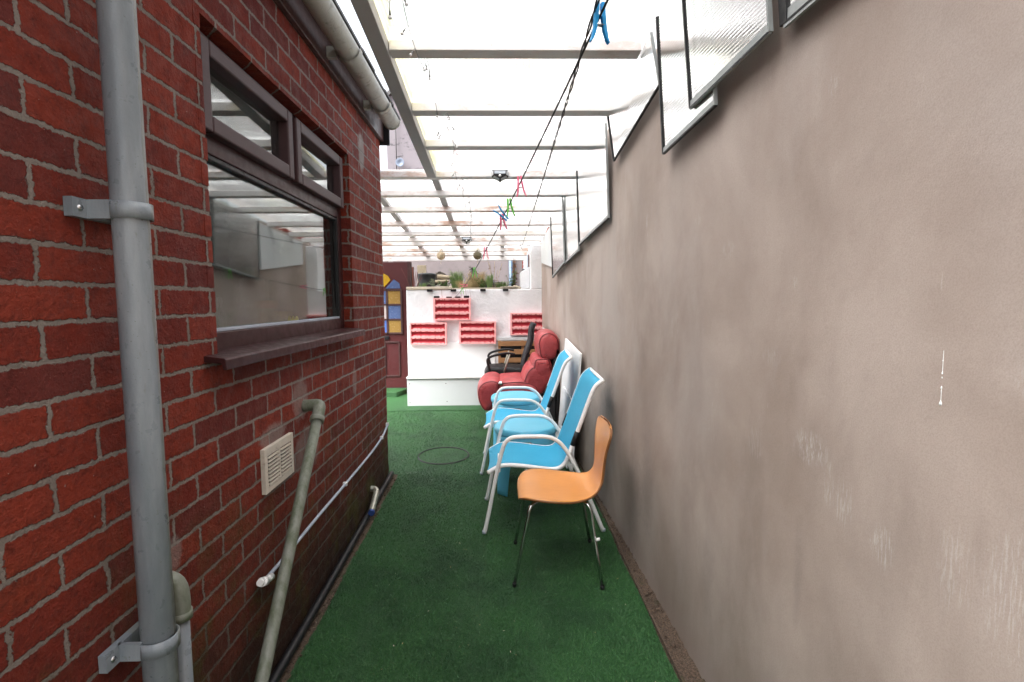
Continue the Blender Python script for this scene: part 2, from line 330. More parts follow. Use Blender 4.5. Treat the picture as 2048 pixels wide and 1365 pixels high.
# clear twin-wall polycarbonate hung on the wall
k = NT('twin_wall_sheet'); p = k.obj(); o = k.sep(p)
fl = k.ma('SINE', k.ma('MULTIPLY', o[2], 2 * PI / 0.011))
nr = k.bump(k.ma('ADD', k.ma('MULTIPLY', fl, 0.25), k.ma('MULTIPLY', k.noise(p, 5, 3), 6.0)), 0.0003)
body = k.mixsh(0.20, k.sh('Transparent', Color=(0.84, 0.86, 0.86)), k.mixsh(0.5, k.sh('Translucent', Color=(0.62, 0.64, 0.64)), k.sh('Diffuse', Color=(0.62, 0.64, 0.65))))
gl = k.ma('MINIMUM', k.ma('MULTIPLY', k.fresnel(1.58), 4.2), 0.97)
M['twin'] = k.done(k.mixsh(gl, body, k.sh('Glossy', Color=(0.97, 0.98, 0.98), Roughness=0.11, Normal=nr)))
M['tape'] = simple('silver_edge_tape', (0.30, 0.32, 0.32), 0.45, 0.3, 0.3, 20)

# window glass: two panes' worth of reflection over a dim room
k = NT('window_glass'); p = k.obj()
f = k.ma('MINIMUM', k.ma('MULTIPLY', k.fresnel(1.48), 1.45), 0.95)
mist = k.ramp(k.noise(p, 6, 5, 0.6), 0.35, 0.75, 0.01, 0.05)
body = k.mixsh(mist, k.sh('Transparent', Color=(0.85, 0.88, 0.87)), k.sh('Diffuse', Color=(0.55, 0.58, 0.57)))
M['glass'] = k.done(k.mixsh(f, body, k.sh('Glossy', Color=(0.94, 0.96, 0.95), Roughness=0.025, Normal=k.bump(k.noise(p, 1.5, 2), 0.0006))))
M['room'] = simple('room_plaster', (0.10, 0.095, 0.09), 0.9, 0, 0.1, 3)


def clear_glass(name, col):
    k = NT(name)
    return k.done(k.mixsh(0.85, k.sh('Transparent', Color=col), k.bsdf(col, 0.12, spec=0.7)))


M['b_clear'] = clear_glass('clear_bottle', (0.90, 0.95, 0.94))
M['b_lilac'] = clear_glass('lilac_bottle', (0.72, 0.58, 0.82))
M['b_green'] = clear_glass('yellow_green_bottle', (0.70, 0.85, 0.28))
M['b_yellow'] = simple('yellow_plastic', (0.90, 0.84, 0.08), 0.4)
M['b_orange'] = simple('orange_plastic', (0.75, 0.28, 0.05), 0.4)
M['teal'] = simple('teal_plastic', (0.34, 0.58, 0.60), 0.4)

M['door'] = simple('maroon_door_paint', (0.060, 0.010, 0.012), 0.45, 0, 0.2, 10, 0.0008, 60)
M['doorframe'] = simple('dark_maroon_wood', (0.040, 0.012, 0.012), 0.6, 0, 0.3, 12, 0.001, 60)
for nm, cc in (('blue_pane', (0.075, 0.115, 0.24)), ('amber_pane', (0.26, 0.165, 0.052)), ('white_pane', (0.38, 0.34, 0.34)), ('yellow_pane', (0.44, 0.27, 0.025)), ('bright_blue_pane', (0.075, 0.145, 0.40))):
    M[nm] = simple(nm, cc, 0.22, 0, 0.14, 12, 0.002, 40)
M['mauve'] = simple('mauve_render', (0.120, 0.100, 0.102), 0.85, 0, 0.28, 1.6, 0.003, 60, dirt=(0.075, 0.065, 0.070), dirt_amt=0.6)
k = NT('stained_gable'); p = k.obj()
c = k.mix(k.noise(p, 2.0, 5, 0.6), (0.12, 0.105, 0.118), (0.165, 0.150, 0.168))
c = k.mix(k.ramp(k.noise(k.map(p, (1, 1, 1.8)), 2.6, 6, 0.75), 0.52, 0.64, 0, 0.85), c, (0.025, 0.023, 0.028))
M['gable'] = k.done(k.bsdf(c, 0.85))
M['dish'] = simple('pale_blue_grey_dish', (0.13, 0.16, 0.22), 0.6)
M['bluepipe'] = simple('dark_blue_paint', (0.045, 0.075, 0.12), 0.5)
M['darknavy'] = simple('near_black_navy', (0.012, 0.015, 0.024), 0.5)
M['bin'] = simple('dark_grey_plastic', (0.050, 0.056, 0.060), 0.55, 0, 0.3, 10, 0.001, 40)
M['log'] = simple('pale_dead_wood', (0.42, 0.35, 0.25), 0.9, 0, 0.3, 20, 0.004, 80)
M['post'] = simple('rust_brown_wood', (0.17, 0.055, 0.035), 0.75, 0, 0.35, 12, 0.002, 60)
for nm, cc in (('leaf_green', (0.075, 0.130, 0.028)), ('leaf_lime', (0.115, 0.19, 0.055)), ('leaf_grey', (0.22, 0.26, 0.16)), ('leaf_straw', (0.36, 0.27, 0.13)), ('leaf_brown', (0.145, 0.062, 0.024)), ('leaf_dark', (0.035, 0.050, 0.018)), ('leaf_maroon', (0.11, 0.028, 0.026))):
    M[nm] = simple(nm, cc, 0.65, 0, 0.45, 40, 0)
M['gourd_pale'] = simple('pale_gourd', (0.50, 0.40, 0.27), 0.6, 0, 0.3, 20, 0.003, 40)
M['gourd_dark'] = simple('dark_gourd', (0.12, 0.10, 0.055), 0.6, 0, 0.5, 18, 0.003, 40)
M['cord'] = simple('straw_cord', (0.45, 0.36, 0.23), 0.8)
M['wire'] = simple('dark_wire', (0.06, 0.06, 0.06), 0.5)
M['bulb'] = clear_glass('clear_bulb', (0.80, 0.80, 0.82))
M['line'] = simple('black_line', (0.008, 0.008, 0.008), 0.55)
for nm, cc in (('peg_blue', (0.015, 0.30, 0.62)), ('peg_pink', (0.86, 0.20, 0.34)), ('peg_green', (0.20, 0.66, 0.12))):
    k = NT(nm); M[nm] = k.done(k.mixsh(0.30, k.bsdf(cc, 0.35), k.sh('Translucent', Color=tuple(min(1, x * 1.2) for x in cc))))
M['steel'] = simple('spring_steel', (0.45, 0.45, 0.46), 0.3, 1.0)
M['led'] = simple('grey_led_panel', (0.50, 0.52, 0.53), 0.25, 0, 0.3, 60)
M['solar'] = simple('pale_solar_panel', (0.55, 0.60, 0.66), 0.15, 0, 0.1, 30)
M['drip'] = simple('white_paint', (0.82, 0.84, 0.85), 0.3)


# ------------------------------------------------------------------ geometry helpers
class MB:
    def __init__(s): s.v, s.f, s.mi, s.sm = [], [], [], []

    def add(s, vs_, fs, mi=0, sm=False):
        o = len(s.v); s.v += [tuple(q) for q in vs_]
        for f in fs: s.f.append(tuple(i + o for i in f)); s.mi.append(mi); s.sm.append(sm)
        return s

    def box(s, x0, x1, y0, y1, z0, z1, mi=0, rot=None, piv=None):
        q = [Vector(c) for c in ((x0, y0, z0), (x1, y0, z0), (x1, y1, z0), (x0, y1, z0), (x0, y0, z1), (x1, y0, z1), (x1, y1, z1), (x0, y1, z1))]
        if rot is not None:
            pv = Vector(piv) if piv else Vector(((x0 + x1) / 2, (y0 + y1) / 2, (z0 + z1) / 2))
            q = [pv + rot @ (a - pv) for a in q]
        return s.add(q, ((0, 3, 2, 1), (4, 5, 6, 7), (0, 1, 5, 4), (1, 2, 6, 5), (2, 3, 7, 6), (3, 0, 4, 7)), mi)

    def hexa(s, q, mi=0):        # 4 bottom then 4 top corners
        return s.add(q, ((0, 3, 2, 1), (4, 5, 6, 7), (0, 1, 5, 4), (1, 2, 6, 5), (2, 3, 7, 6), (3, 0, 4, 7)), mi)

    def tube(s, pts, r, seg=12, mi=0, cap=True, flat=1.0):
        P = [Vector(q) for q in pts]; n = len(P); R = r if isinstance(r, (list, tuple)) else [r] * n
        T = [(P[min(i + 1, n - 1)] - P[max(i - 1, 0)]).normalized() for i in range(n)]
        a = Vector((0, 0, 1)) if abs(T[0].z) < 0.9 else Vector((1, 0, 0))
        N = (a - T[0] * a.dot(T[0])).normalized(); V, Fc = [], []
        for i in range(n):
            N = (N - T[i] * N.dot(T[i])).normalized(); B = T[i].cross(N)
            for j in range(seg):
                t = 2 * PI * j / seg; V.append(P[i] + (N * math.cos(t) * flat + B * math.sin(t)) * R[i])
        for i in range(n - 1):
            for j in range(seg):
                j2 = (j + 1) % seg; Fc.append((i * seg + j, i * seg + j2, (i + 1) * seg + j2, (i + 1) * seg + j))
        s.add(V, Fc, mi, True)
        if cap:
            o = len(s.v) - n * seg
            s.f.append(tuple(o + j for j in reversed(range(seg)))); s.mi.append(mi); s.sm.append(False)
            s.f.append(tuple(o + (n - 1) * seg + j for j in range(seg))); s.mi.append(mi); s.sm.append(False)
        return s

    def lathe(s, prof, c=(0, 0, 0), seg=24, mi=0, ax='z', sx=1.0, sy_=1.0):
        V, Fc = [], []
        for (r, z) in prof:
            for j in range(seg):
                t = 2 * PI * j / seg; x, y = r * math.cos(t) * sx, r * math.sin(t) * sy_
                V.append((c[0] + x, c[1] + y, c[2] + z) if ax == 'z' else ((c[0] + x, c[1] + z, c[2] + y) if ax == 'y' else (c[0] + z, c[1] + x, c[2] + y)))
        for i in range(len(prof) - 1):
            for j in range(seg):
                j2 = (j + 1) % seg; q = (i * seg + j, i * seg + j2, (i + 1) * seg + j2, (i + 1) * seg + j)
                Fc.append(q if ax != 'y' else q[::-1])
        return s.add(V, Fc, mi, True)

    def prism(s, poly, y0, y1, mi=0, ax='y'):      # polygon in xz extruded along y (or yz along x)
        n = len(poly)
        f = (lambda a, b_, y: (a, y, b_)) if ax == 'y' else (lambda a, b_, y: (y, a, b_))
        V = [f(a, b_, y0) for a, b_ in poly] + [f(a, b_, y1) for a, b_ in poly]
        Fc = [tuple(range(n)), tuple(range(2 * n - 1, n - 1, -1))] + [(i, n + i, n + (i + 1) % n, (i + 1) % n) for i in range(n)]
        return s.add(V, Fc, mi)

    def grid(s, fn, nu, nv, mi=0, sm=True):
        V = [fn(i / nu, j / nv) for i in range(nu + 1) for j in range(nv + 1)]
        Fc = [(i * (nv + 1) + j, (i + 1) * (nv + 1) + j, (i + 1) * (nv + 1) + j + 1, i * (nv + 1) + j + 1) for i in range(nu) for j in range(nv)]
        return s.add(V, Fc, mi, sm)

    def puffy(s, prof, y0, y1, r=0.05, sub=6, mi=0, crown=0.0, mid=8):   # side outline swept across, ends rounded over
        pr = smooth(prof, 48); n = len(pr)
        cx = sum(q[0] for q in pr) / n; cz = sum(q[1] for q in pr) / n
        rings = []
        for i in range(sub + 1):
            a = PI / 2 * i / sub; rings.append((y0 + r * (1 - math.cos(a)), r * (1 - math.sin(a))))
        for i in range(1, mid): rings.append((y0 + r + (y1 - y0 - 2 * r) * i / mid, -crown * math.sin(PI * i / mid)))
        for i in range(sub, -1, -1):
            a = PI / 2 * i / sub; rings.append((y1 - r * (1 - math.cos(a)), r * (1 - math.sin(a))))
        rings = rings if rings[0][0] <= rings[-1][0] else rings
        nrm = []
        for i in range(n):
            tx, tz = pr[(i + 1) % n][0] - pr[i - 1][0], pr[(i + 1) % n][1] - pr[i - 1][1]; l = math.hypot(tx, tz) or 1
            nx, nz = -tz / l, tx / l
            if nx * (pr[i][0] - cx) + nz * (pr[i][1] - cz) > 0: nx, nz = -nx, -nz
            nrm.append((nx, nz))
        V = []
        for (y, d) in rings:
            for i in range(n):
                V.append((pr[i][0] + nrm[i][0] * d, y, pr[i][1] + nrm[i][1] * d))
        Fc = []
        for q in range(len(rings) - 1):
            for i in range(n): Fc.append((q * n + i, q * n + (i + 1) % n, (q + 1) * n + (i + 1) % n, (q + 1) * n + i))
        Fc.append(tuple(range(n))); Fc.append(tuple((len(rings) - 1) * n + i for i in reversed(range(n))))
        return s.add(V, Fc, mi, True)


def smooth(pts, n, closed=True):
    P = [Vector((q[0], q[1], q[2] if len(q) > 2 else 0)) for q in pts]; m = len(P); out = []
    segs = m if closed else m - 1
    for q in range(n if closed else n + 1):
        t = q * segs / n; i = min(int(t), segs - 1); u = t - i
        g = (lambda a: P[a % m]) if closed else (lambda a: P[max(0, min(m - 1, a))])
        a, b_, c_, d = g(i - 1), g(i), g(i + 1), g(i + 2)
        v = 0.5 * ((2 * b_) + (c_ - a) * u + (2 * a - 5 * b_ + 4 * c_ - d) * u * u + (3 * b_ - a - 3 * c_ + d) * u ** 3)
        out.append((v.x, v.y, v.z) if len(pts[0]) > 2 else (v.x, v.y))
    return out


def build(mb, name, mats, parent=None, off=(0, 0, 0), bevel=0.0, seg=2, label=None, solid=None, sub=0, recalc=True):
    me = D.meshes.new(name); bm = bmesh.new()
    vs_ = [bm.verts.new((q[0] - off[0], q[1] - off[1], q[2] - off[2])) for q in mb.v]
    for f, mi, sm in zip(mb.f, mb.mi, mb.sm):
        try: fc = bm.faces.new([vs_[i] for i in f])
        except ValueError: continue
        fc.material_index = mi; fc.smooth = sm
    if recalc: bmesh.ops.recalc_face_normals(bm, faces=bm.faces)
    if bevel:
        ed = [e for e in bm.edges if len(e.link_faces) == 2 and e.calc_face_angle(0) > 0.6]
        bmesh.ops.bevel(bm, geom=ed, offset=bevel, segments=seg, affect='EDGES', clamp_overlap=True, profile=0.5)
    bm.to_mesh(me); bm.free()
    for m_ in (mats if isinstance(mats, (list, tuple)) else [mats]): me.materials.append(m_)
    ob = D.objects.new(name, me); COL.objects.link(ob)
    if parent is not None: ob.parent = parent
    if label: ob['label'] = label
    if solid:
        md = ob.modifiers.new('thickness', 'SOLIDIFY'); md.thickness = solid[0]; md.offset = solid[1]
        if len(solid) > 2: md.material_offset_rim = solid[2]
    if sub:
        md = ob.modifiers.new('smooth', 'SUBSURF'); md.levels = sub; md.render_levels = sub
    return ob


def tag(o, label, cat, group=None):
    o['label'] = label; o['category'] = cat
    if group: o['group'] = group
    return o


def thing(name, label, cat, loc=(0, 0, 0), rz_=0.0, group=None, tilt=False):
    o = D.objects.new(name, None); COL.objects.link(o); o.location = loc
    o.rotation_euler = (math.atan(SL) if tilt else 0, 0, rz_); o.empty_display_size = 0.1
    return tag(o, label, cat, group)


def solo(mb, name, mats, label, cat, group=None, **kw):     # a thing that is one mesh; origin at its base
    a = np.array(mb.v); c = ((a[:, 0].min() + a[:, 0].max()) / 2, (a[:, 1].min() + a[:, 1].max()) / 2, a[:, 2].min())
    o = build(mb, name, mats, off=c, **kw); o.location = c
    return tag(o, label, cat, group)


def struct(mb, name, mats, kind='structure', **kw):
    o = build(mb, name, mats, **kw); o['kind'] = kind; return o


def dup(root, label, loc, rz_=None):
    r = root.copy(); COL.objects.link(r); r.location = loc; r['label'] = label
    if rz_ is not None: r.rotation_euler = (r.rotation_euler[0], 0, rz_)
    for ch in root.children:
        c_ = ch.copy(); COL.objects.link(c_); c_.parent = r
        for g in ch.children:
            d = g.copy(); COL.objects.link(d); d.parent = c_
    return r


# ------------------------------------------------------------------ ground and turf
mb = MB(); ys = [-300, -4, 12, 400]
for a, b_ in zip(ys[:-1], ys[1:]):
    mb.add([(-300, a, gz(a) - 0.02), (300, a, gz(a) - 0.02), (300, b_, gz(b_) - 0.02), (-300, b_, gz(b_) - 0.02)], [(0, 1, 2, 3)])
struct(mb, 'ground', M['concrete'])

TX0 = lambda y: -0.805 if y < 3.88 else -2.25
TX1 = lambda y: 0.668 - 0.012 * y if y < 3.6 else wx(y) - 0.02


def turf_sheet(y0, y1, x0f, x1f, lift, name):
    m_ = MB()

    def fn(u, v):
        y = y0 + (y1 - y0) * u; x = x0f(y) + (x1f(y) - x0f(y)) * v
        return (x + (0.006 * math.sin(9 * y) if v in (0, 1) else 0), y, gz(y) + lift + 0.0012 * math.sin(3.1 * x + 1.7 * y) * math.sin(2.3 * y))
    m_.grid(fn, max(4, int((y1 - y0) / 0.08)), 16, sm=True)
    o = struct(m_, name, M['turf'], recalc=False); return o


turf_sheet(-2.5, 3.88, lambda y: -0.805, TX1, 0.0, 'turf')
turf_sheet(3.88, 5.90, lambda y: -2.25, TX1, 0.0, 'turf')
turf_sheet(5.86, 7.2, lambda y: -2.25, lambda y: 0.5, 0.006, 'turf')

# grass fibres, thickest near the camera
g = np.random.default_rng(3); NB = 210000
yy = 1.55 * (7.0 / 1.55) ** (g.random(NB) ** 1.15); xl = np.where(yy < 3.87, -0.80, -1.75); xr = np.where(yy < 3.6, 0.665 - 0.012 * yy, 0.80 - 0.045 * yy)
xx = xl + (xr - xl) * g.random(NB); zz = SL * yy + 0.0005
hgt = g.uniform(0.0035, 0.0085, NB) * (1 + 0.09 * yy); an = g.uniform(0, 2 * PI, NB); wd = 0.0010 * (1 + 0.16 * yy); ln = g.uniform(0.2, 1.1, NB) * hgt; la = g.uniform(0, 2 * PI, NB)
V = np.empty((NB, 3, 3))
V[:, 0] = np.c_[xx - wd * np.cos(an), yy - wd * np.sin(an), zz]; V[:, 1] = np.c_[xx + wd * np.cos(an), yy + wd * np.sin(an), zz]
V[:, 2] = np.c_[xx + ln * np.cos(la), yy + ln * np.sin(la), zz + hgt]
me = D.meshes.new('turf_fibres'); me.vertices.add(NB * 3); me.vertices.foreach_set('co', V.reshape(-1)); me.loops.add(NB * 3)
me.loops.foreach_set('vertex_index', np.arange(NB * 3, dtype=np.int32)); me.polygons.add(NB)
me.polygons.foreach_set('loop_start', np.arange(0, NB * 3, 3, dtype=np.int32)); me.update(); me.validate(); me.materials.append(M['fibre'])
o = D.objects.new('turf_fibres', me); COL.objects.link(o); o['kind'] = 'stuff'; o['label'] = 'short green plastic fibres of the artificial lawn'

mb = MB()                        # flecks of leaf and grit on the turf
for q in range(70):
    y = 1.7 * (5.5 / 1.7) ** rnd.random(); x = rnd.uniform(-0.75, 0.62); a = rnd.uniform(0, PI); l = rnd.uniform(0.002, 0.006); z = gz(y) + 0.010
    dx, dy = math.cos(a) * l, math.sin(a) * l
    mb.add([(x - dx, y - dy, z), (x + dy * .35, y - dx * .35, z + .001), (x + dx, y + dy, z + 0.002), (x - dy * .35, y + dx * .35, z + .001)], [(0, 1, 2, 3)], rnd.choice((0, 0, 1)))
o = build(mb, 'leaf_flecks', [M['leaf_straw'], M['stone']]); o['kind'] = 'stuff'; o['label'] = 'tiny pale flecks of leaf and grit on the turf'


def strip(name, xa, xb, y0, y1, seedv, lab):
    m_ = MB(); rr = random.Random(seedv); nz = [[rr.random() for _ in range(9)] for _ in range(400)]
    n = int((y1 - y0) / 0.02)
    m_.grid(lambda u, v: ((lambda y: (xa(y) + (xb(y) - xa(y)) * v, y, gz(y) - 0.010 + 0.016 * nz[int(u * n) % 400][int(v * 8)]))(y0 + (y1 - y0) * u)), n, 8)
    for q in range(int((y1 - y0) * 60)):
        y = rr.uniform(y0, y1); v = rr.random(); x = xa(y) + (xb(y) - xa(y)) * v; r = rr.uniform(0.003, 0.010)
        m_.lathe([(0.0001, r * .8), (r * .8, r * .4), (r, 0), (r * .7, -r * .5)], (x, y, gz(y) + 0.003), 6)
    o_ = build(m_, name, M['rubble']); o_['kind'] = 'stuff'; o_['label'] = lab


strip('rubble_strip', TX1, lambda y: wx(y) + 0.01, -1.0, 4.2, 5, 'brown grit and rubble along the foot of the rendered wall')
strip('rubble_strip', lambda y: -0.875, lambda y: -0.80, -1.0, 3.86, 6, 'dark grit and rubble along the foot of the brick wall')

t = thing('manhole_cover', 'round turf-covered manhole cover set into the green turf', 'manhole cover', (-0.50, 4.29, gz(4.29) - 0.010), tilt=True)
mb = MB(); mb.lathe([(0.0001, 0.0125), (0.16, 0.0125), (0.198, 0.0125), (0.207, 0.010), (0.207, 0.0)], seg=40); build(mb, 'lid', M['turf'], t)
mb = MB(); mb.lathe([(0.2085, 0.008), (0.210, 0.0190), (0.2155, 0.0200), (0.221, 0.008)], seg=48); build(mb, 'rim', M['line'], t)  # near-black ring: soil gap round the lid, its shade put into the colour

mb = MB(); mb.grid(lambda u, v: (TX1(0.9 + 2.9 * u) + 0.003 + 0.011 * v + 0.002 * math.sin(11 * u), 0.9 + 2.9 * u, gz(0.9 + 2.9 * u) + 0.010 + 0.001 * math.sin(40 * u)), 60, 2)
solo(mb, 'edging_strip', M['rubble'], 'thin worn edging strip between the green turf and the rubble', 'edging', solid=(0.012, 0))

# ------------------------------------------------------------------ brick house on the left
house = thing('brick_house', 'single storey red brick house wall with brown window on the left', 'house', (-2.2, 1.5, 0))
HO = (-2.2, 1.5, 0)
WY0, WY1, WZ0, WZ1 = 1.575, 3.045, 1.298, 2.305
mb = MB(); X0 = -0.87; Y0, Y1, ZB, ZT = -1.6, 3.84, -0.2, 2.78


def quad(m_, a, b_, c_, d, mi=0): m_.add([a, b_, c_, d], [(0, 1, 2, 3)], mi)


for (ya, yb, za, zb) in ((Y0, WY0, ZB, ZT), (WY1, Y1, ZB, ZT), (WY0, WY1, ZB, WZ0), (WY0, WY1, WZ1, ZT)):
    quad(mb, (X0, ya, za), (X0, yb, za), (X0, yb, zb), (X0, ya, zb))
RX = -0.985
quad(mb, (X0, WY0, WZ0), (RX, WY0, WZ0), (RX, WY0, WZ1), (X0, WY0, WZ1)); quad(mb, (X0, WY1, WZ1), (RX, WY1, WZ1), (RX, WY1, WZ0), (X0, WY1, WZ0))
quad(mb, (X0, WY0, WZ1), (RX, WY0, WZ1), (RX, WY1, WZ1), (X0, WY1, WZ1)); quad(mb, (X0, WY1, WZ0), (RX, WY1, WZ0), (RX, WY0, WZ0), (X0, WY0, WZ0))
quad(mb, (X0, Y1, ZB), (-4.2, Y1, ZB), (-4.2, Y1, ZT), (X0, Y1, ZT)); quad(mb, (X0, Y0, ZB), (X0, Y0, ZT), (-4.2, Y0, ZT), (-4.2, Y0, ZB))
quad(mb, (-4.2, Y0, ZB), (-4.2, Y0, ZT), (-4.2, Y1, ZT), (-4.2, Y1, ZB)); quad(mb, (X0, Y0, ZT), (X0, Y1, ZT), (-4.2, Y1, ZT), (-4.2, Y0, ZT))
for q in range(-3, 36):          # brick ends that stick out a little at the corner and at the window's edge
    z = 1.1233 + 0.0753 * (q - 16)
    if z > 2.6: continue
    e = rnd.uniform(0.001, 0.008); mb.box(-0.98, X0 + rnd.uniform(-0.002, 0.002), Y1 - 0.05, Y1 + e, z + 0.006, z + 0.070)
    if WZ0 - 0.05 < z < WZ1 - 0.03:
        mb.box(-0.96, X0 + rnd.uniform(0.0005, 0.002), WY0 - 0.03, WY0 + rnd.uniform(0.001, 0.006), z + 0.006, z + 0.070)
build(mb, 'wall', M['brick'], house, off=HO, recalc=False)
mb = MB(); mb.box(-3.4, -1.0, WY0 - 0.5, WY1 + 0.4, 0.9, 0.95).box(-3.4, -3.35, WY0 - 0.5, WY1 + 0.4, 0.95, 2.6).box(-3.35, -1.0, WY0 - 0.55, WY0 - 0.5, 0.95, 2.6).box(-3.35, -1.0, WY1 + 0.4, WY1 + 0.45, 0.95, 2.6).box(-3.4, -1.0, WY0 - 0.5, WY1 + 0.4, 2.6, 2.64)
build(mb, 'kitchen_room', M['room'], house, off=HO)
mb = MB(); mb.box(-1.25, -0.986, WY0 - 0.4, WY1 + 0.3, 1.26, 1.318); build(mb, 'window_board', M['white'], house, off=HO)
win = MB()                       # fixed outer frame
FX0, FX1 = -0.982, -0.925
win.box(FX0, FX1, WY0, WY0 + 0.058, WZ0, WZ1).box(FX0, FX1, WY1 - 0.058, WY1, WZ0, WZ1)
win.box(FX0, FX1, WY0 + 0.058, WY1 - 0.058, WZ0, WZ0 + 0.066).box(FX0, FX1, WY0 + 0.058, WY1 - 0.058, WZ1 - 0.04, WZ1)
win.box(FX0, FX1, WY0 + 0.058, WY1 - 0.058, 1.935, 1.998).box(FX0, FX1, 2.295, 2.35, 1.998, WZ1 - 0.04)
window = build(win, 'window', M['sill'], house, off=HO, bevel=0.004)


def sash(ya, yb, za, zb):
    m_ = MB(); a = 0.052
    for (q0, q1, q2, q3) in ((ya, ya + a, za, zb), (yb - a, yb, za, zb), (ya + a, yb - a, za, za + a), (ya + a, yb - a, zb - a, zb)):
        m_.box(-0.945, -0.893, q0, q1, q2, q3)
    build(m_, 'sash', M['frame'], window, off=HO, bevel=0.006)
    m_ = MB(); m_.box(-0.940, -0.932, ya + a - 0.004, yb - a + 0.004, za + a - 0.004, zb - a + 0.004); build(m_, 'pane', M['glass'], window, off=HO)


sash(1.615, 2.303, 1.992, 2.275); sash(2.342, 3.006, 1.992, 2.275)
mb = MB(); mb.box(-0.958, -0.950, WY0 + 0.05, WY1 - 0.05, WZ0 + 0.06, 1.94); build(mb, 'pane', M['glass'], window, off=HO)
mb = MB()
for (q0, q1, q2, q3) in ((WY0 + 0.058, WY0 + 0.072, WZ0 + 0.066, 1.935), (WY1 - 0.075, WY1 - 0.058, WZ0 + 0.066, 1.935), (WY0 + 0.072, WY1 - 0.075, 1.92, 1.935)):
    mb.box(-0.949, -0.930, q0, q1, q2, q3)
build(mb, 'glazing_bead', M['black'], window, off=HO, bevel=0.002)
mb = MB(); mb.box(-0.949, -0.929, WY0 + 0.074, WY1 - 0.077, WZ0 + 0.0665, WZ0 + 0.078); build(mb, 'glazing_bead', M['cable'], window, off=HO, bevel=0.002)
mb = MB(); mb.prism([(-0.93, 1.284), (-0.93, 1.3065), (-0.865, 1.304), (-0.812, 1.297), (-0.806, 1.292), (-0.806, 1.262), (-0.816, 1.262), (-0.819, 1.280), (-0.868, 1.286)], 1.505, 3.05)
build(mb, 'sill', M['sill'], window, off=HO, bevel=0.002)
mb = MB(); mb.box(-0.870, -0.843, Y0, Y1 + 0.03, 2.625, 2.80); build(mb, 'fascia', M['fascia'], house, off=HO, bevel=0.003)
mb = MB(); mb.box(-0.885, -0.80, Y1 + 0.012, Y1 + 0.032, 2.60, 2.80); build(mb, 'barge_end', M['black'], house, off=HO, bevel=0.003)
mb = MB(); y = Y0
while y < Y1 - 0.05:             # bottom tile courses
    for c_ in range(9):
        a = 0.42; xs = -0.715 - c_ * 0.24; zs = 2.775 + c_ * 0.24 * a; e = rnd.uniform(-0.004, 0.006)
        mb.hexa([(xs + e, y, zs), (xs + e, y + 0.255, zs), (xs - 0.33, y + 0.255, zs + 0.33 * a - 0.012), (xs - 0.33, y, zs + 0.33 * a - 0.012),
                 (xs + e, y, zs + 0.016), (xs + e, y + 0.255, zs + 0.016), (xs - 0.33, y + 0.255, zs + 0.33 * a + 0.004), (xs - 0.33, y, zs + 0.33 * a + 0.004)])
    y += 0.26
build(mb, 'roof', M['slate'], house, off=HO)

# bottles on the kitchen window sill
def bottle(lab, x, y, prof, mat, capm=None, seg=20):
    t_ = thing('bottle', lab, 'bottle', (x, y, 1.318)); m_ = MB(); m_.lathe(prof, seg=seg); build(m_, 'bottle_body', mat, t_)
    r, z = prof[-1]; m_ = MB(); m_.lathe([(r * 1.25, z - 0.012), (r * 1.25, z + 0.02), (0.0001, z + 0.024)], seg=14); build(m_, 'cap', capm or M['white'], t_)


dome = lambda r, h: [(0.0001, 0), (r, 0.002), (r, h * .35), (r * .82, h * .55), (r * .5, h * .72), (r * .22, h * .8), (r * .18, h)]
bottle('wide clear bottle inside the window, nearest its left end', -1.006, 1.855, dome(0.044, 0.140), M['b_clear'])
bottle('squat lilac bottle inside the window', -1.006, 2.035, dome(0.044, 0.120), M['b_lilac'], M['b_lilac'])
bottle('tall yellow green bottle with orange top inside the window', -1.004, 2.245, [(0.0001, 0), (0.036, 0.002), (0.036, 0.10), (0.028, 0.128)], M['b_green'], M['b_orange'])
mb = MB(); mb.lathe([(0.0001, 0.10), (0.03, 0.098), (0.055, 0.075), (0.064, 0.04), (0.062, 0.0)], (-1.012, 2.42, 1.318)); solo(mb, 'sponge', M['b_yellow'], 'round bright yellow sponge inside the window', 'sponge')
mb = MB(); mb.lathe([(0.05, 0), (0.055, 0.05), (0.045, 0.09), (0.0001, 0.10)], (-1.012, 1.765, 1.318)); solo(mb, 'bowl', M['teal'], 'dull teal bowl inside the window beside the clear bottle', 'bowl')
t = thing('paper_roll_holder', 'white paper roll on a stand inside the window', 'paper roll', (-1.12, 2.36, 1.318))
mb = MB(); mb.lathe([(0.0001, 0), (0.05, 0), (0.05, 0.01), (0.008, 0.014), (0.008, 0.30)]); build(mb, 'stand', M['white'], t)
mb = MB(); mb.lathe([(0.012, 0.12), (0.06, 0.12), (0.06, 0.25), (0.012, 0.25)]); build(mb, 'paper', M['wboard'], t)

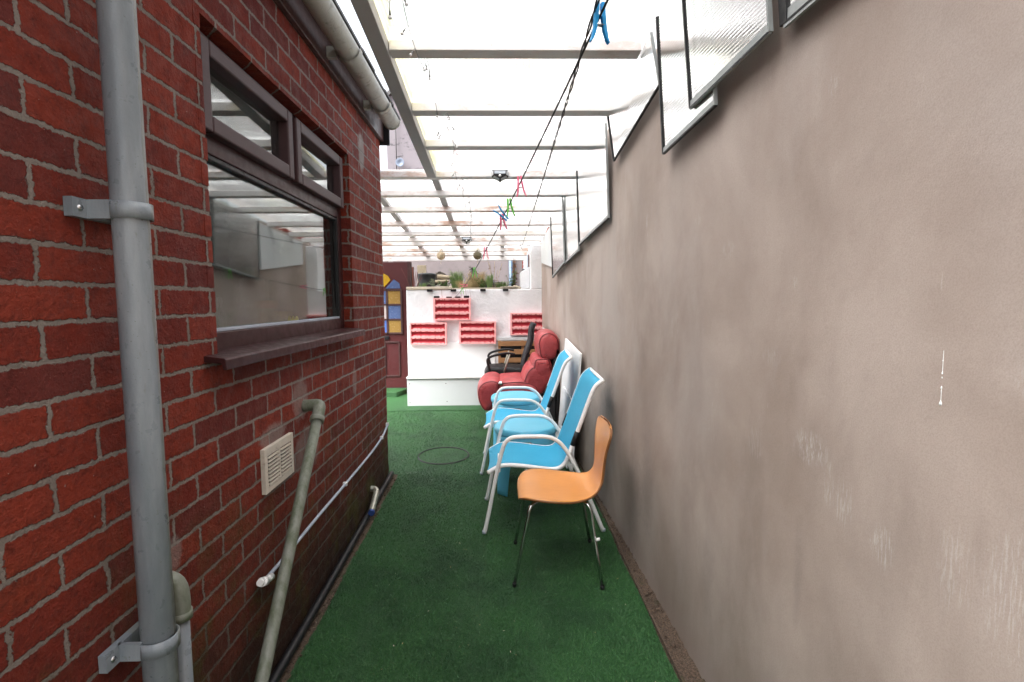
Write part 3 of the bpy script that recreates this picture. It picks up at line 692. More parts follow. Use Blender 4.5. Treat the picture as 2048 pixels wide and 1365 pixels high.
# gutter and pipes
t = thing('gutter', 'weathered grey half round gutter under the house eaves', 'gutter', (-0.738, 1.0, 2.62)); GO = (-0.738, 1.0, 2.62)
mb = MB(); GY1 = 3.64
mb.grid(lambda u, v: (-0.738 + 0.056 * math.cos(PI + PI * v), -1.6 + (GY1 + 1.6) * u, 2.70 + 0.056 * math.sin(PI + PI * v)), 6, 16); build(mb, 'channel', M['gutter'], t, off=GO, solid=(0.004, -1))
for y in (1.35, 2.62, 3.30):
    mb = MB(); mb.grid(lambda u, v: (-0.738 + 0.062 * math.cos(PI + PI * v), y + 0.05 * u, 2.70 + 0.062 * math.sin(PI + PI * v)), 2, 16); mb.box(-0.843, -0.798, y + 0.01, y + 0.04, 2.66, 2.712)
    build(mb, 'bracket', M['gutter'], t, off=GO)
mb = MB(); mb.lathe([(0.0001, 0), (0.060, 0), (0.060, 0.012), (0.0001, 0.014)], (-0.738, GY1 - 0.002, 2.70), 24, ax='y'); mb.v = [(a, b_, min(c_, 2.705)) for a, b_, c_ in mb.v]; build(mb, 'stop_end', M['gutter'], t, off=GO)

PX, PY = -0.790, 1.128
t = thing('drainpipe', 'thick grey plastic drainpipe running up the brick wall', 'drainpipe', (PX, PY, gz(PY)))
mb = MB(); mb.tube([(PX, PY, gz(PY)), (PX, PY, 1.3), (PX, PY, 2.50), (-0.745, PY, 2.60), (-0.738, PY, 2.68)], 0.034, 28); build(mb, 'pipe', M['pvc'], t, off=t.location)
for z in (1.655, 0.688):
    mb = MB()
    mb.grid(lambda u, v: (PX + 0.0375 * math.cos(-2.0 + 4.0 * v), PY + 0.0375 * math.sin(-2.0 + 4.0 * v), z - 0.017 + 0.034 * u), 2, 20, 0, True)
    mb.box(-0.853, -0.806, PY - 0.036, PY - 0.030, z - 0.017, z + 0.017).box(-0.853, -0.806, PY + 0.030, PY + 0.036, z - 0.017, z + 0.017)
    mb.box(-0.866, -0.853, PY - 0.072, PY + 0.072, z - 0.017, z + 0.017)
    br = build(mb, 'bracket', M['pvc'], t, off=t.location, solid=(0.004, 1))
    for s_ in (-0.056, 0.056):
        mb = MB(); mb.lathe([(0.0001, 0.006), (0.006, 0.005), (0.007, 0.0)], (-0.853, PY + s_, z), 10, ax='x'); build(mb, 'screw', M['steel'], br, off=t.location)

t = thing('waste_pipe', 'short grey waste pipe with elbow just behind the thick drainpipe', 'waste pipe', (-0.80, 1.225, gz(1.2)), group='waste pipes')
mb = MB(); mb.tube([(-0.80, 1.225, gz(1.2)), (-0.80, 1.225, 0.4), (-0.80, 1.225, 0.70)], 0.0185, 20); build(mb, 'pipe', M['pvc'], t, off=t.location)
mb = MB(); mb.tube(smooth([(-0.80, 1.225, 0.69), (-0.80, 1.225, 0.735), (-0.808, 1.225, 0.768), (-0.835, 1.225, 0.782), (-0.872, 1.225, 0.784)], 12, False), 0.0225, 20); mb.tube([(-0.80, 1.225, 0.680), (-0.80, 1.225, 0.700)], 0.026, 20); build(mb, 'elbow', M['algae'], t, off=t.location)

t = thing('waste_pipe', 'leaning mossy green-grey waste pipe with elbow beside the vent grille', 'waste pipe', (-0.79, 1.40, gz(1.4)), group='waste pipes')
LT = Vector((-0.795, 2.215, 0.995)); LB = Vector((-0.775, 1.395, 0.05))
mb = MB(); mb.tube([LB + (LT - LB) * q / 4 for q in range(4)] + [LB + (LT - LB) * 0.96], 0.0215, 22); build(mb, 'pipe', M['algae'], t, off=t.location)
mb = MB(); dn = (LT - LB).normalized()
mb.tube(smooth([tuple(LT - dn * 0.055), tuple(LT - dn * 0.02), (-0.800, 2.228, 1.006), (-0.825, 2.235, 1.008), (-0.873, 2.236, 1.005)], 14, False), 0.026, 22); mb.tube([LT - dn * 0.062, LT - dn * 0.040], 0.030, 22); build(mb, 'elbow', M['algae'], t, off=t.location)

t = thing('vent_grille', 'ivory louvred vent grille on the brick wall', 'vent grille', (-0.87, 1.94, 0.765)); VO = t.location
mb = MB(); mb.box(-0.8685, -0.8630, 1.83, 2.05, 0.775, 0.92); build(mb, 'duct_shade', M['black'], t, off=VO); mb = MB()  # thin black plate standing in for the shade inside the vent opening
for (a, b_, c_, d) in ((1.815, 1.838, .765, .930), (2.046, 2.068, .765, .930), (1.936, 1.947, .788, .905), (1.838, 2.046, .765, .786), (1.838, 2.046, .900, .930)): mb.box(-0.8695, -0.853, a, b_, c_, d)
build(mb, 'frame', M['ivory'], t, off=VO, bevel=0.0015)
for q in range(8):
    z = 0.790 + q * 0.0142; mb = MB()
    for (a, b_) in ((1.840, 1.935), (1.948, 2.044)): mb.hexa([(-0.8600, a, z + 0.003), (-0.8600, b_, z + 0.003), (-0.850, b_, z), (-0.850, a, z), (-0.8600, a, z + 0.0050), (-0.8600, b_, z + 0.0050), (-0.850, b_, z + 0.0035), (-0.850, a, z + 0.0035)])
    build(mb, 'louvre', M['ivory'], t, off=VO)

t = thing('cable', 'pale grey cable clipped along the foot of the brick wall', 'cable', (-0.86, 2.7, 0.45))
mb = MB(); cpts = [(-0.858, 3.80, 0.545), (-0.858, 3.745, 0.522), (-0.858, 3.62, 0.492), (-0.858, 3.3, 0.470), (-0.858, 2.74, 0.466), (-0.858, 2.34, 0.466), (-0.858, 1.97, 0.461), (-0.858, 1.80, 0.462)]
mb.tube(smooth(cpts, 40, False), 0.0072, 10); build(mb, 'sheath', M['cable'], t, off=t.location)
for (y, z) in ((3.79, 0.540), (3.60, 0.489), (2.74, 0.466)):
    mb = MB(); mb.box(-0.870, -0.848, y - 0.009, y + 0.009, z - 0.011, z + 0.011); build(mb, 'clip', M['white'], t, off=t.location, bevel=0.003)
t = thing('pipe_fitting', 'small white plastic pipe fitting behind the leaning pipe', 'pipe fitting', (-0.85, 1.75, 0.46))
mb = MB(); mb.tube([(-0.852, 1.82, 0.455), (-0.848, 1.765, 0.470)], 0.013, 14); build(mb, 'body', M['white'], t, off=t.location)
mb = MB(); mb.tube([(-0.848, 1.768, 0.468), (-0.846, 1.735, 0.482)], 0.016, 14); mb.tube([(-0.846, 1.738, 0.481), (-0.845, 1.718, 0.489)], 0.0115, 14); build(mb, 'cap', M['white'], t, off=t.location)

t = thing('outlet_pipe', 'short metal outlet pipe with blue mouth at the wall foot', 'outlet pipe', (-0.83, 3.2, gz(3.2) + 0.03))
mb = MB(); mb.tube(smooth([(-0.873, 3.31, 0.225), (-0.845, 3.31, 0.222), (-0.828, 3.285, 0.212), (-0.822, 3.22, 0.195), (-0.812, 3.09, 0.160)], 16, False), 0.019, 18); build(mb, 'pipe', M['galv'], t, off=t.location)
mb = MB(); mb.tube([(-0.812, 3.0895, 0.160), (-0.8108, 3.075, 0.156)], 0.0205, 18); build(mb, 'mouth', M['bluein'], t, off=t.location)
mb = MB(); mb.tube([(-0.838, y, gz(y) + 0.034 + 0.004 * math.sin(2 * y)) for y in np.linspace(-1.2, 3.80, 26)], 0.0185, 14)
solo(mb, 'ground_pipe', M['black'], 'long thin black pipe lying along the foot of the brick wall', 'pipe')

# ------------------------------------------------------------------ rendered wall on the right
t = thing('rendered_wall', 'long brown-grey painted rendered wall on the right', 'wall', (0.8, 2.5, 0))
mb = MB(); ya, yb = -1.6, 6.62
tz = lambda y: rz(y) + 0.035
mb.grid(lambda u, v: (wx(ya + (yb - ya) * u), ya + (yb - ya) * u, -0.2 + (tz(ya + (yb - ya) * u) + 0.2) * v), 20, 6, 0, False)
q = [(wx(ya), ya), (wx(yb), yb), (wx(yb) + 0.22, yb), (wx(ya) + 0.22, ya)]
mb.add([(q[i][0], q[i][1], -0.2) for i in range(4)] + [(q[i][0], q[i][1], tz(q[i][1])) for i in range(4)], [(4, 5, 6, 7), (1, 2, 6, 5), (2, 3, 7, 6), (3, 0, 4, 7)])
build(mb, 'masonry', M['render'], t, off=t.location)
mb = MB()
for (z, r) in ((1.348, .0010), (1.326, .0013), (1.318, .0009), (1.300, .0014), (1.294, .0009), (1.272, .0024)): mb.lathe([(0.0001, r * 2.6), (r * .6, r), (r, -r * .4), (r * .6, -r * 1.4), (0.0001, -r * 1.8)], (wx(0.875) - 0.0006, 0.875, z), 8)
mb.box(wx(0.875) - 0.0008, wx(0.875) + 0.001, 0.87475, 0.87525, 1.272, 1.300); mb.box(wx(0.875) - 0.0008, wx(0.875) + 0.001, 0.8748, 0.8752, 1.326, 1.366)
build(mb, 'paint_drip', M['drip'], t, off=t.location)

# ------------------------------------------------------------------ canopy
t = thing('canopy', 'white painted timber canopy with clear plastic roof over the alley', 'canopy', (0, 4, gz(4))); CO = t.location
JH = 0.046
JY = [-0.45, 0.13, 0.69, 1.24, 1.77, 2.326, 2.898, 3.394, 3.986, 4.461, 4.96, 5.519, 6.005, 6.34, 6.602, 7.015, 7.334]  # first joists, unseen, extend the canopy behind the camera to even the light
for i, y in enumerate(JY):
    x0 = -0.475 if y < 3.9 else -2.2; x1 = 0.632 if y < 4.3 else (wx(y) - 0.015 if y < 6.7 else 0.385); d = 0.068 if y < 6.2 else 0.05
    mb = MB(); mb.hexa([(x0, y, rz(y)), (x1, y, rz(y)), (x1, y + d, rz(y + d)), (x0, y + d, rz(y + d)), (x0, y, rz(y) + JH), (x1, y, rz(y) + JH), (x1, y + d, rz(y + d) + JH), (x0, y + d, rz(y + d) + JH)])
    build(mb, 'joist', M['joist'], t, off=CO, bevel=0.003)


def along(x0, x1, y0, y1, lo, hi, mat, nm='beam'):
    m_ = MB(); m_.hexa([(x0, y0, rz(y0) + lo), (x1, y0, rz(y0) + lo), (x1, y1, rz(y1) + lo), (x0, y1, rz(y1) + lo), (x0, y0, rz(y0) + hi), (x1, y0, rz(y0) + hi), (x1, y1, rz(y1) + hi), (x0, y1, rz(y1) + hi)])
    return build(m_, nm, mat, t, off=CO, bevel=0.003)


along(-0.545, -0.478, -0.7, 3.97, -0.012, 0.048, M['beam'])
along(-0.545, -0.490, 4.06, 7.70, 0.047, 0.085, M['beam'], 'purlin')
along(-1.10, -1.045, 4.06, 7.70, 0.047, 0.085, M['beam'], 'purlin'); along(0.005, 0.06, 6.2, 7.70, 0.047, 0.085, M['beam'], 'purlin')
mb = MB(); y = 7.70; mb.box(-1.95, 0.385, y, y + 0.045, 2.058, 2.150); build(mb, 'end_beam', M['joist'], t, off=CO, bevel=0.003)
for (x0, x1, y0, y1, lo) in ((-0.555, 0.70, -0.75, 1.9, 0.0498), (-0.555, 0.70, 1.86, 4.10, 0.0530), (-2.25, 0.62, 4.07, 6.0, 0.0868), (-2.25, 0.56, 5.96, 7.80, 0.090)):  # nearest sheet runs on out of view behind the camera, evening the light
    m_ = MB(); m_.grid(lambda u, v: (x0 + (min(x1, wx(y0 + (y1 - y0) * u) + 0.05) - x0) * v, y0 + (y1 - y0) * u, rz(y0 + (y1 - y0) * u) + lo), 6, 8, 0, False)
    build(m_, 'roof_sheet', M['canopy'], t, off=CO)
mb = MB(); mb.box(-1.665, -1.60, 7.71, 7.775, gz(7.7), 2.054); build(mb, 'post', M['wboard'], t, off=CO, bevel=0.004)

# solar lights on the joists
def solar_light(label, x, y, z):
    t_ = thing('solar_light', label, 'solar light', (x, y, z), group='solar lights on the canopy joists')
    m_ = MB(); out = [(-.064, .046), (.064, .046), (.064, -.008), (.0, -.046), (-.064, -.008)]
    V_ = [(a, -0.018, b_) for a, b_ in out] + [(a * 0.72, -0.046, b_ * 0.6 + 0.004) for a, b_ in out] + [(a, 0.0, b_) for a, b_ in out]
    m_.add(V_, [(5, 6, 7, 8, 9)] + [(i, (i + 1) % 5, 5 + (i + 1) % 5, 5 + i) for i in range(5)] + [(10 + i, 10 + (i + 1) % 5, (i + 1) % 5, i) for i in range(5)] + [(14, 13, 12, 11, 10)])
    build(m_, 'housing', M['black'], t_, bevel=0.003)
    for a, b_, c_ in ((2, 3, 0), (3, 4, 0), (1, 2, 1), (4, 0, 1)):
        A, B, A2, B2 = Vector(V_[a]), Vector(V_[b_]), Vector(V_[5 + a]), Vector(V_[5 + b_]); cc = (A + B + A2 + B2) / 4; n_ = (B - A).cross(A2 - A).normalized(); n_ = n_ if n_.y < 0 else -n_
        m_ = MB(); m_.add([cc + (q_ - cc) * 0.80 + n_ * 0.0018 for q_ in (A, B, B2, A2)], [(0, 1, 2, 3)]); build(m_, 'led_panel', M['led'], t_)
    m_ = MB(); m_.box(-0.042, 0.042, -0.0485, -0.0462, 0.010, 0.030); build(m_, 'solar_panel', M['solar'], t_)
    m_ = MB(); m_.lathe([(0.010, 0.0), (0.009, -0.008), (0.0001, -0.012)], (0, -0.046, -0.006), 14, ax='y'); build(m_, 'sensor', M['white'], t_)
    return t_


l1 = solar_light('nearer black solar light fixed to a white canopy joist', 0.006, 3.984, 2.405)
l2 = dup(l1, 'farther black solar light near the hanging gourds', (-0.405, 6.338, 2.195))

# string of fairy lights under the canopy
t = thing('string_lights', 'string of tiny clear fairy lights drooping under the canopy', 'string lights', (-0.3, 4, 2.3))
nodes = [(-0.33, 1.45, 2.46), (-0.33, 1.62, 2.36), (-0.325, 1.75, 2.50), (-0.330, 2.00, 2.47), (-0.318, 2.20, 2.44), (-0.318, 2.395, 2.535), (-0.295, 2.60, 2.35), (-0.285, 2.70, 2.33), (-0.278, 2.78, 2.44), (-0.280, 2.97, 2.485), (-0.276, 3.20, 2.40), (-0.290, 3.43, 2.44), (-0.300, 3.55, 2.34), (-0.29, 3.75, 2.29), (-0.285, 3.95, 2.39),
         (-0.285, 4.2, 2.25), (-0.26, 4.5, 2.345), (-0.265, 4.75, 2.22), (-0.27, 5.0, 2.30), (-0.30, 5.3, 2.16), (-0.31, 5.55, 2.25), (-0.33, 5.8, 2.12), (-0.34, 6.0, 2.21), (-0.36, 6.36, 2.18)]
path = smooth(nodes, 200, False); mb = MB(); mb.tube(path, 0.0012, 5); build(mb, 'wire', M['wire'], t, off=t.location)
sm_me = None
for q in range(5, 200, 5):
    p0 = Vector(path[q]); a = rnd.uniform(0, 2 * PI); d = Vector((math.cos(a) * 0.6, math.sin(a) * 0.6, -0.9)).normalized()
    mb = MB(); e = p0 + d * 0.022; mb.tube([p0, e], 0.0011, 5); mb.tube([e, e + d * 0.012], 0.0030, 7); hb = build(mb, 'bulb_holder', M['wire'], t, off=t.location)
    mb = MB(); c_ = e + d * 0.018; mb.lathe([(0.0001, 0.007), (0.005, 0.004), (0.0062, 0), (0.005, -0.004), (0.0001, -0.006)], c_, 10); build(mb, 'bulb', M['bulb'], hb, off=t.location)

# washing lines and pegs
A = Vector((0.182, 0.80, 1.972)); A0 = A + (Vector((0.178, 0.87, 1.944)) - Vector((-0.534, 6.4, 1.535))).normalized() * 2.2
B = Vector((-0.60, 6.45, 1.49)); LA = Vector((0.178, 0.87, 1.944)); LD = (B - LA)
LP = lambda u: LA + LD * u - Vector((0, 0, 0.09 * 4 * u * (1 - u)))
mb = MB(); mb.tube([LP(-0.14 + 1.14 * q / 40) for q in range(41)], 0.0022, 8); solo(mb, 'washing_line', M['line'], 'single black washing line with pegs, sloping down to the white wall', 'washing line')
t = thing('twisted_line', 'twisted pair of black lines hooked to a canopy joist', 'washing line', (0.2, 3.5, 2.0))
TA = Vector((0.164, 0.87, 1.948)); TB = Vector((0.272, 6.52, 2.120)); TD = TB - TA
for ph in (0, PI):
    mb = MB(); pts = []
    for q in range(360):
        u = -0.12 + 1.12 * q / 359; a = u * 190 + ph; pts.append(TA + TD * u + Vector((math.cos(a), 0, math.sin(a))) * 0.0021 + Vector((0, 0, -0.01 * math.sin(PI * max(0, u)))))
    mb.tube(pts, 0.0017, 6); build(mb, 'strand', M['line'], t, off=t.location)
mb = MB(); mb.tube([TB, TB + Vector((-0.012, 0, 0.004)), TB + Vector((-0.02, 0, 0.02)), TB + Vector((-0.005, 0.03, 0.045))], 0.004, 8); mb.tube([TB, TB + Vector((0.02, 0, -0.02))], 0.003, 6); build(mb, 'hook', M['black'], t, off=t.location)


def peg_on_line(label, u, mat, roll=0.0, yaw=0.0, length=0.086, pitch=0.0):
    p0 = LP(u)
    t_ = thing('clothes_peg', label, 'clothes peg', p0, group='clothes pegs on the washing line'); t_.rotation_euler = (pitch, roll, yaw); t_.scale = (0.72,) * 3 if u > 0.05 else (0.76,) * 3
    L = length; spr = MB()
    for s_ in (-1, 1):
        m_ = MB(); pr = [(s_ * 0.0026, 0.030), (s_ * 0.0025, 0.012), (s_ * 0.0045, 0.006), (s_ * 0.0030, 0.0), (s_ * 0.0050, -0.010), (s_ * 0.0085, -L * 0.38), (s_ * 0.0150, L * -0.62), (s_ * 0.0205, -L * 0.72),
                         (s_ * 0.0235, -L * 0.705), (s_ * 0.0195, -L * 0.55), (s_ * 0.0150, -L * 0.28), (s_ * 0.0130, 0.0), (s_ * 0.0105, 0.030)]
        V_ = [(a, -0.0055, b_) for a, b_ in pr] + [(a, 0.0055, b_) for a, b_ in pr]; n_ = len(pr)
        m_.add(V_, [tuple(range(n_)), tuple(range(2 * n_ - 1, n_ - 1, -1))] + [(i, n_ + i, n_ + (i + 1) % n_, (i + 1) % n_) for i in range(n_)]); build(m_, 'jaw', mat, t_, bevel=0.0008)
    for q in range(4): spr.tube([(-0.009, -0.0045 + q * 0.003, -L * 0.235), (0.009, -0.0045 + q * 0.003, -L * 0.235)], 0.0013, 6)
    build(spr, 'spring', M['steel'], t_); return t_


peg_on_line('big blue clothes peg nearest the camera on the washing line', 0.006, M['peg_blue'], 0.0, 0.25, 0.078)
peg_on_line('pink clothes peg between the blue peg and a green peg', 0.143, M['peg_pink'], -0.10, -0.15)
peg_on_line('green clothes peg beside the crossed pink and blue pegs', 0.182, M['peg_green'], -0.12, 0.2)
peg_on_line('blue clothes peg tilted sideways and crossing a pink one', 0.208, M['peg_blue'], 2.35, 0.1)
peg_on_line('pink clothes peg crossing the tilted blue one', 0.216, M['peg_pink'], -0.15, 0.3)
peg_on_line('pink clothes peg next to the darker hanging gourd', 0.325, M['peg_pink'], -0.03, 0.0)
peg_on_line('green clothes peg hanging just above the planter weeds', 0.442, M['peg_green'], 0.0, 0.3)
peg_on_line('pink clothes peg lying flat on the line among the weeds', 0.600, M['peg_pink'], 1.5, 0.2)
peg_on_line('green clothes peg lowest on the line over the white wall', 0.665, M['peg_green'], 0.05, 0.1)

# hanging gourds
def gourd(label, x, y, ztop, z, r, mat):
    t_ = thing('hanging_gourd', label, 'gourd', (x, y, z), group='gourds hanging from the canopy')
    m_ = MB(); m_.lathe([(0.0001, -r), (r * .5, -r * .87), (r * .87, -r * .5), (r, 0), (r * .87, r * .5), (r * .5, r * .84), (r * .18, r * .98), (0.004, r * 1.25), (0.0001, r * 1.26)], seg=24); build(m_, 'gourd', mat, t_)
    m_ = MB(); m_.tube([(0, 0, r * 1.2), (0.004, 0, (ztop - z) * .6), (0, 0, ztop - z)], 0.0028, 6); m_.tube([(0.004, 0, -r * .98), (-0.004, -0.01, -r * 1.6), (0.002, 0, -r * 2.0)], 0.0022, 5); build(m_, 'cord', M['cord'], t_)
    m_ = MB()
    for q_ in range(6): m_.tube([(0, 0, r * 1.3), (r * .7 * math.cos(q_), r * .7 * math.sin(q_), r * 1.0 + 0.03 * (q_ % 2)), (r * .9 * math.cos(q_ + .4), r * .9 * math.sin(q_ + .4), r * .5)], 0.0018, 5)
    build(m_, 'net', M['cord'], t_)


gourd('pale round gourd hanging above the planter', -0.765, 6.70, 2.165, 2.044, 0.056, M['gourd_pale'])
gourd('dark mottled gourd hanging beside a pink peg', -0.292, 6.70, 2.165, 2.046, 0.057, M['gourd_dark'])

# ------------------------------------------------------------------ plastic sheets hung high on the rendered wall
def wall_sheet(label, y0, y1, zb0, zb1, zt0, zt1, gap0, gap1, lean=0.03, left_trim=0.006, trim=0.02, mat='twin', low=True):
    yc = (y0 + y1) / 2; t_ = thing('plastic_sheet', label, 'plastic sheet', (wx(yc) - gap0, yc, min(zb0, zb1)), group='clear plastic sheets high on the rendered wall')
    xb0, xb1 = wx(y0) - gap0, wx(y1) - gap1; off_ = t_.location
    m_ = MB(); c4 = [(xb0, y0, zb0), (xb1, y1, zb1), (xb1 - lean, y1, zt1), (xb0 - lean, y0, zt0)]
    m_.add(c4, [(3, 2, 1, 0)]); build(m_, 'sheet', M[mat], t_, off=off_, recalc=False)

    def bar(p, q_, a, b_, nm, mat_):
        p, q_ = Vector(p), Vector(q_); d = (q_ - p).normalized(); n_ = Vector((-1, 0, 0)); s_ = d.cross(n_).normalized() * a; mm = MB()
        o_ = n_ * b_
        mm.hexa([p - s_ + o_ * -1, q_ - s_ + o_ * -1, q_ + s_ + o_ * -1, p + s_ + o_ * -1, p - s_ + o_, q_ - s_ + o_, q_ + s_ + o_, p + s_ + o_]); build(mm, nm, mat_, t_, off=off_)
    V3 = lambda i, j, f_: Vector(c4[i]).lerp(Vector(c4[j]), f_)
    if low: bar(V3(0, 3, 0.02), V3(1, 2, 0.02), trim, 0.004, 'edge_tape', M['tape'])
    bar(c4[1], c4[2], left_trim, 0.006, 'edge_trim', M['black'])
    bar(c4[0], c4[3], 0.004, 0.006, 'edge_trim', M['tape'])
    bar(c4[0], c4[1], 0.003, 0.006, 'edge_trim', M['black'])
    return t_


W0 = 1.46
wall_sheet('plastic sheet cut off by the top edge, nearest the camera', 0.66, 1.335, W0 + .680, W0 + .693, 2.60, 2.60, .03, .03, 0.04, 0.016)
wall_sheet('large clear plastic sheet with grey taped lower edge, second from the camera', 1.375, 1.860, W0 + .693, W0 + .677, 2.62, 2.585, .045, .05, 0.04, 0.004, 0.014)
wall_sheet('tall clear plastic sheet overlapped by the large taped one', 1.70, 2.150, W0 + .628, W0 + .600, 2.60, 2.60, .035, .04, 0.035, 0.005, 0.010)
wall_sheet('small sloping plastic sheet hung higher than the others', 2.22, 2.965, W0 + .905, W0 + .788, 2.575, 2.52, .035, .03, 0.04, 0.003, 0.008, low=False)
wall_sheet('clear plastic sheet with straight near edge in mid wall', 3.095, 3.90, W0 + .488, W0 + .413, 2.50, 2.43, .025, .04, 0.02, 0.003, 0.008)
wall_sheet('narrow clear plastic sheet just behind the mid wall one', 3.94, 4.72, W0 + .372, W0 + .300, 2.425, 2.36, .035, .04, 0.02, 0.004, 0.010)
wall_sheet('low clear plastic sheet farthest but one from the camera', 4.50, 5.24, W0 + .322, W0 + .226, 2.37, 2.30, .05, .045, 0.02, 0.004, 0.012)
mb = MB(); mb.hexa([(wx(5.35) - .025, 5.35, W0 + .335), (wx(6.35) - .025, 6.35, W0 + .46), (wx(6.35), 6.35, W0 + .46), (wx(5.35), 5.35, W0 + .335), (wx(5.35) - .025, 5.35, 2.275), (wx(6.35) - .025, 6.35, 2.185), (wx(6.35), 6.35, 2.185), (wx(5.35), 5.35, 2.275)])
solo(mb, 'grey_board', M['greyboard'], 'pale grey board high in the corner above the white wall', 'board', bevel=0.003)

# ------------------------------------------------------------------ white garden wall, bench, racks
YW = 6.50
t = thing('garden_wall', 'white painted garden wall with a tall pier at its right', 'garden wall', (-0.3, YW + 0.1, gz(6.5))); WO = t.location
mb = MB(); mb.box(-1.19, 0.62, YW, YW + 0.18, gz(6.4) - 0.1, 1.603); build(mb, 'wall', M['wmason'], t, off=WO, bevel=0.012)
mb = MB(); mb.box(0.385, 0.62, YW - 0.003, YW + 0.235, 1.60, 2.155); build(mb, 'pier', M['wmason'], t, off=WO, bevel=0.012)
mb = MB(); mb.hexa([(0.27, YW + 0.24, 1.6), (0.384, YW + 0.24, 1.6), (0.384, YW + 0.6, 1.6), (0.27, YW + 0.6, 1.6), (0.27, YW + 0.24, 1.83), (0.384, YW + 0.24, 1.90), (0.384, YW + 0.6, 1.90), (0.27, YW + 0.6, 1.83)]); build(mb, 'pier_side', M['wmason'], t, off=WO, bevel=0.006)
mb = MB(); mb.box(-1.185, -0.62, YW - 0.012, YW + 0.17, 1.604, 1.640); build(mb, 'coping', M['stone'], t, off=WO, bevel=0.006)
mb = MB(); mb.box(-0.612, 0.26, YW + 0.01, YW + 0.17, 1.604, 1.622); mb.box(0.10, 0.22, YW - 0.01, YW + 0.1, 1.623, 1.640); mb.box(0.0, 0.11, YW + 0.0, YW + 0.12, 1.623, 1.634); build(mb, 'coping', M['stone'], t, off=WO, bevel=0.006)

# raised bed behind the wall
t = thing('raised_bed', 'raised planting bed of soil behind the white wall', 'planting bed', (-0.4, 7.5, gz(7.5))); BO = t.location
mb = MB(); mb.grid(lambda u, v: (-1.2 + 1.9 * u, 6.68 + 1.9 * v, 1.575 + 0.05 * math.sin(9 * u + 3 * v) * math.sin(5 * v + u) + 0.10 * v), 24, 20); build(mb, 'soil', M['soil'], t, off=BO)
mb = MB(); mb.box(-1.22, -1.201, 6.69, 8.6, 0.2, 1.60); build(mb, 'side_board', M['post'], t, off=BO)

clip_g = 'small black box lights on the white wall'
proto = None
for (x, lab) in ((-0.889, 'small black box light under the cream coping, leftmost of four in that row'), (-0.592, 'small black box light above the top left pink rack, second in its row'), (-0.219, 'small black box light under the bare wall edge, third in its row'), (0.066, 'small black box light nearest the white pier')):
    if proto is None:
        proto = thing('wall_light', lab, 'wall light', (x, YW - 0.001, 1.578), group=clip_g)
        mb = MB(); mb.box(-0.035, 0.035, -0.032, -0.001, 0, 0.030); build(mb, 'case', M['black'], proto, bevel=0.004)
        mb = MB(); mb.box(-0.030, 0.030, -0.026, -0.004, -0.006, -0.0005); build(mb, 'lens', M['solar'], proto, bevel=0.001)
    else: dup(proto, lab, (x, YW - 0.001, 1.578))

rack_g = 'pink toothed racks on the white wall'


def make_rack(label, x0, z0, w_, h_, rot):
    t_ = thing('wall_rack', label, 'rack', (x0 + w_ / 2, YW - 0.001, z0), group=rack_g); t_.rotation_euler = (0, rot, 0)
    r_ = random.Random(11); m_ = MB(); a = w_ / 2; dp = -0.062; fr = 0.022; nb = 3; bh = 0.022
    m_.box(-a, -a + fr, dp, -0.001, 0, h_).box(a - fr, a, dp, -0.001, 0, h_).box(-a + fr, a - fr, dp, -0.001, 0, bh * .7).box(-a + fr, a - fr, dp, -0.001, h_ - bh * .7, h_)
    pitch_ = (h_ - bh * 1.4 + bh) / nb; ch = []
    for q_ in range(nb):
        lo = bh * .7 + q_ * pitch_; hi = lo + pitch_ - bh; ch.append((lo, hi))
        if q_ < nb - 1: m_.box(-a + fr, a - fr, dp + 0.002, -0.001, hi, hi + bh)
    pat = []; x = -a + fr + 0.012
    while x < a - fr - 0.02:
        w1 = r_.choice((0.010, 0.012, 0.014, 0.030, 0.045)); pat.append((x, x + w1)); x += w1 + r_.choice((0.007, 0.008, 0.010, 0.018))
    for (lo, hi) in ch:
        for (xa, xb) in pat:
            if xb < a - fr: m_.box(xa, xb, dp + 0.004, dp + 0.016, hi - 0.012, hi + 0.001)
        for (xa, xb) in pat:
            xa2, xb2 = -xb, -xa
            if xa2 > -a + fr: m_.box(xa2, xb2, dp + 0.004, dp + 0.016, lo - 0.001, lo + 0.010)
    build(m_, 'frame', M['pink'], t_)
    m_ = MB(); m_.box(-a + fr, a - fr, -0.012, -0.003, 0.01, h_ - 0.01); build(m_, 'back', M['red'], t_)
    m_ = MB()
    for (lo, hi) in ch: m_.grid(lambda u, v: (-a + fr + 0.001 + (w_ - 2 * fr - 0.002) * u, -0.013 - 0.040 * (1 - v) ** 2, lo + (hi - lo) * v), 2, 8)
    build(m_, 'tray', M['red'], t_)
    return t_


RW, RH = 0.468, 0.281
ra = make_rack('pink rack topped by four black boxes, highest of the left three', -0.845, 1.215, RW, RH, 0.008)
make = [('lower left pink rack beside the maroon door', -1.152, 0.910, 0.010), ('lower middle pink rack left of the office chair', -0.528, 0.917, 0.012), ('pink rack at the right, behind the office chair back', 0.122, 1.020, 0.004)]
for lab, x0, z0, ro in make:
    r_ = dup(ra, lab, (x0 + RW / 2, YW - 0.001, z0)); r_.rotation_euler = (0, ro, 0)
for (x, z, lab) in ((-0.80, 1.492, 'small black box on top of the high pink rack, left end of four'), (-0.645, 1.484, 'small black box on top of the high pink rack, second from left'), (-0.535, 1.486, 'small black box on top of the high pink rack, third from left'), (-0.425, 1.494, 'small black box on top of the high pink rack, right end of four')):
    dup(proto, lab, (x, YW - 0.030, z))['group'] = 'small black boxes on the high pink rack'

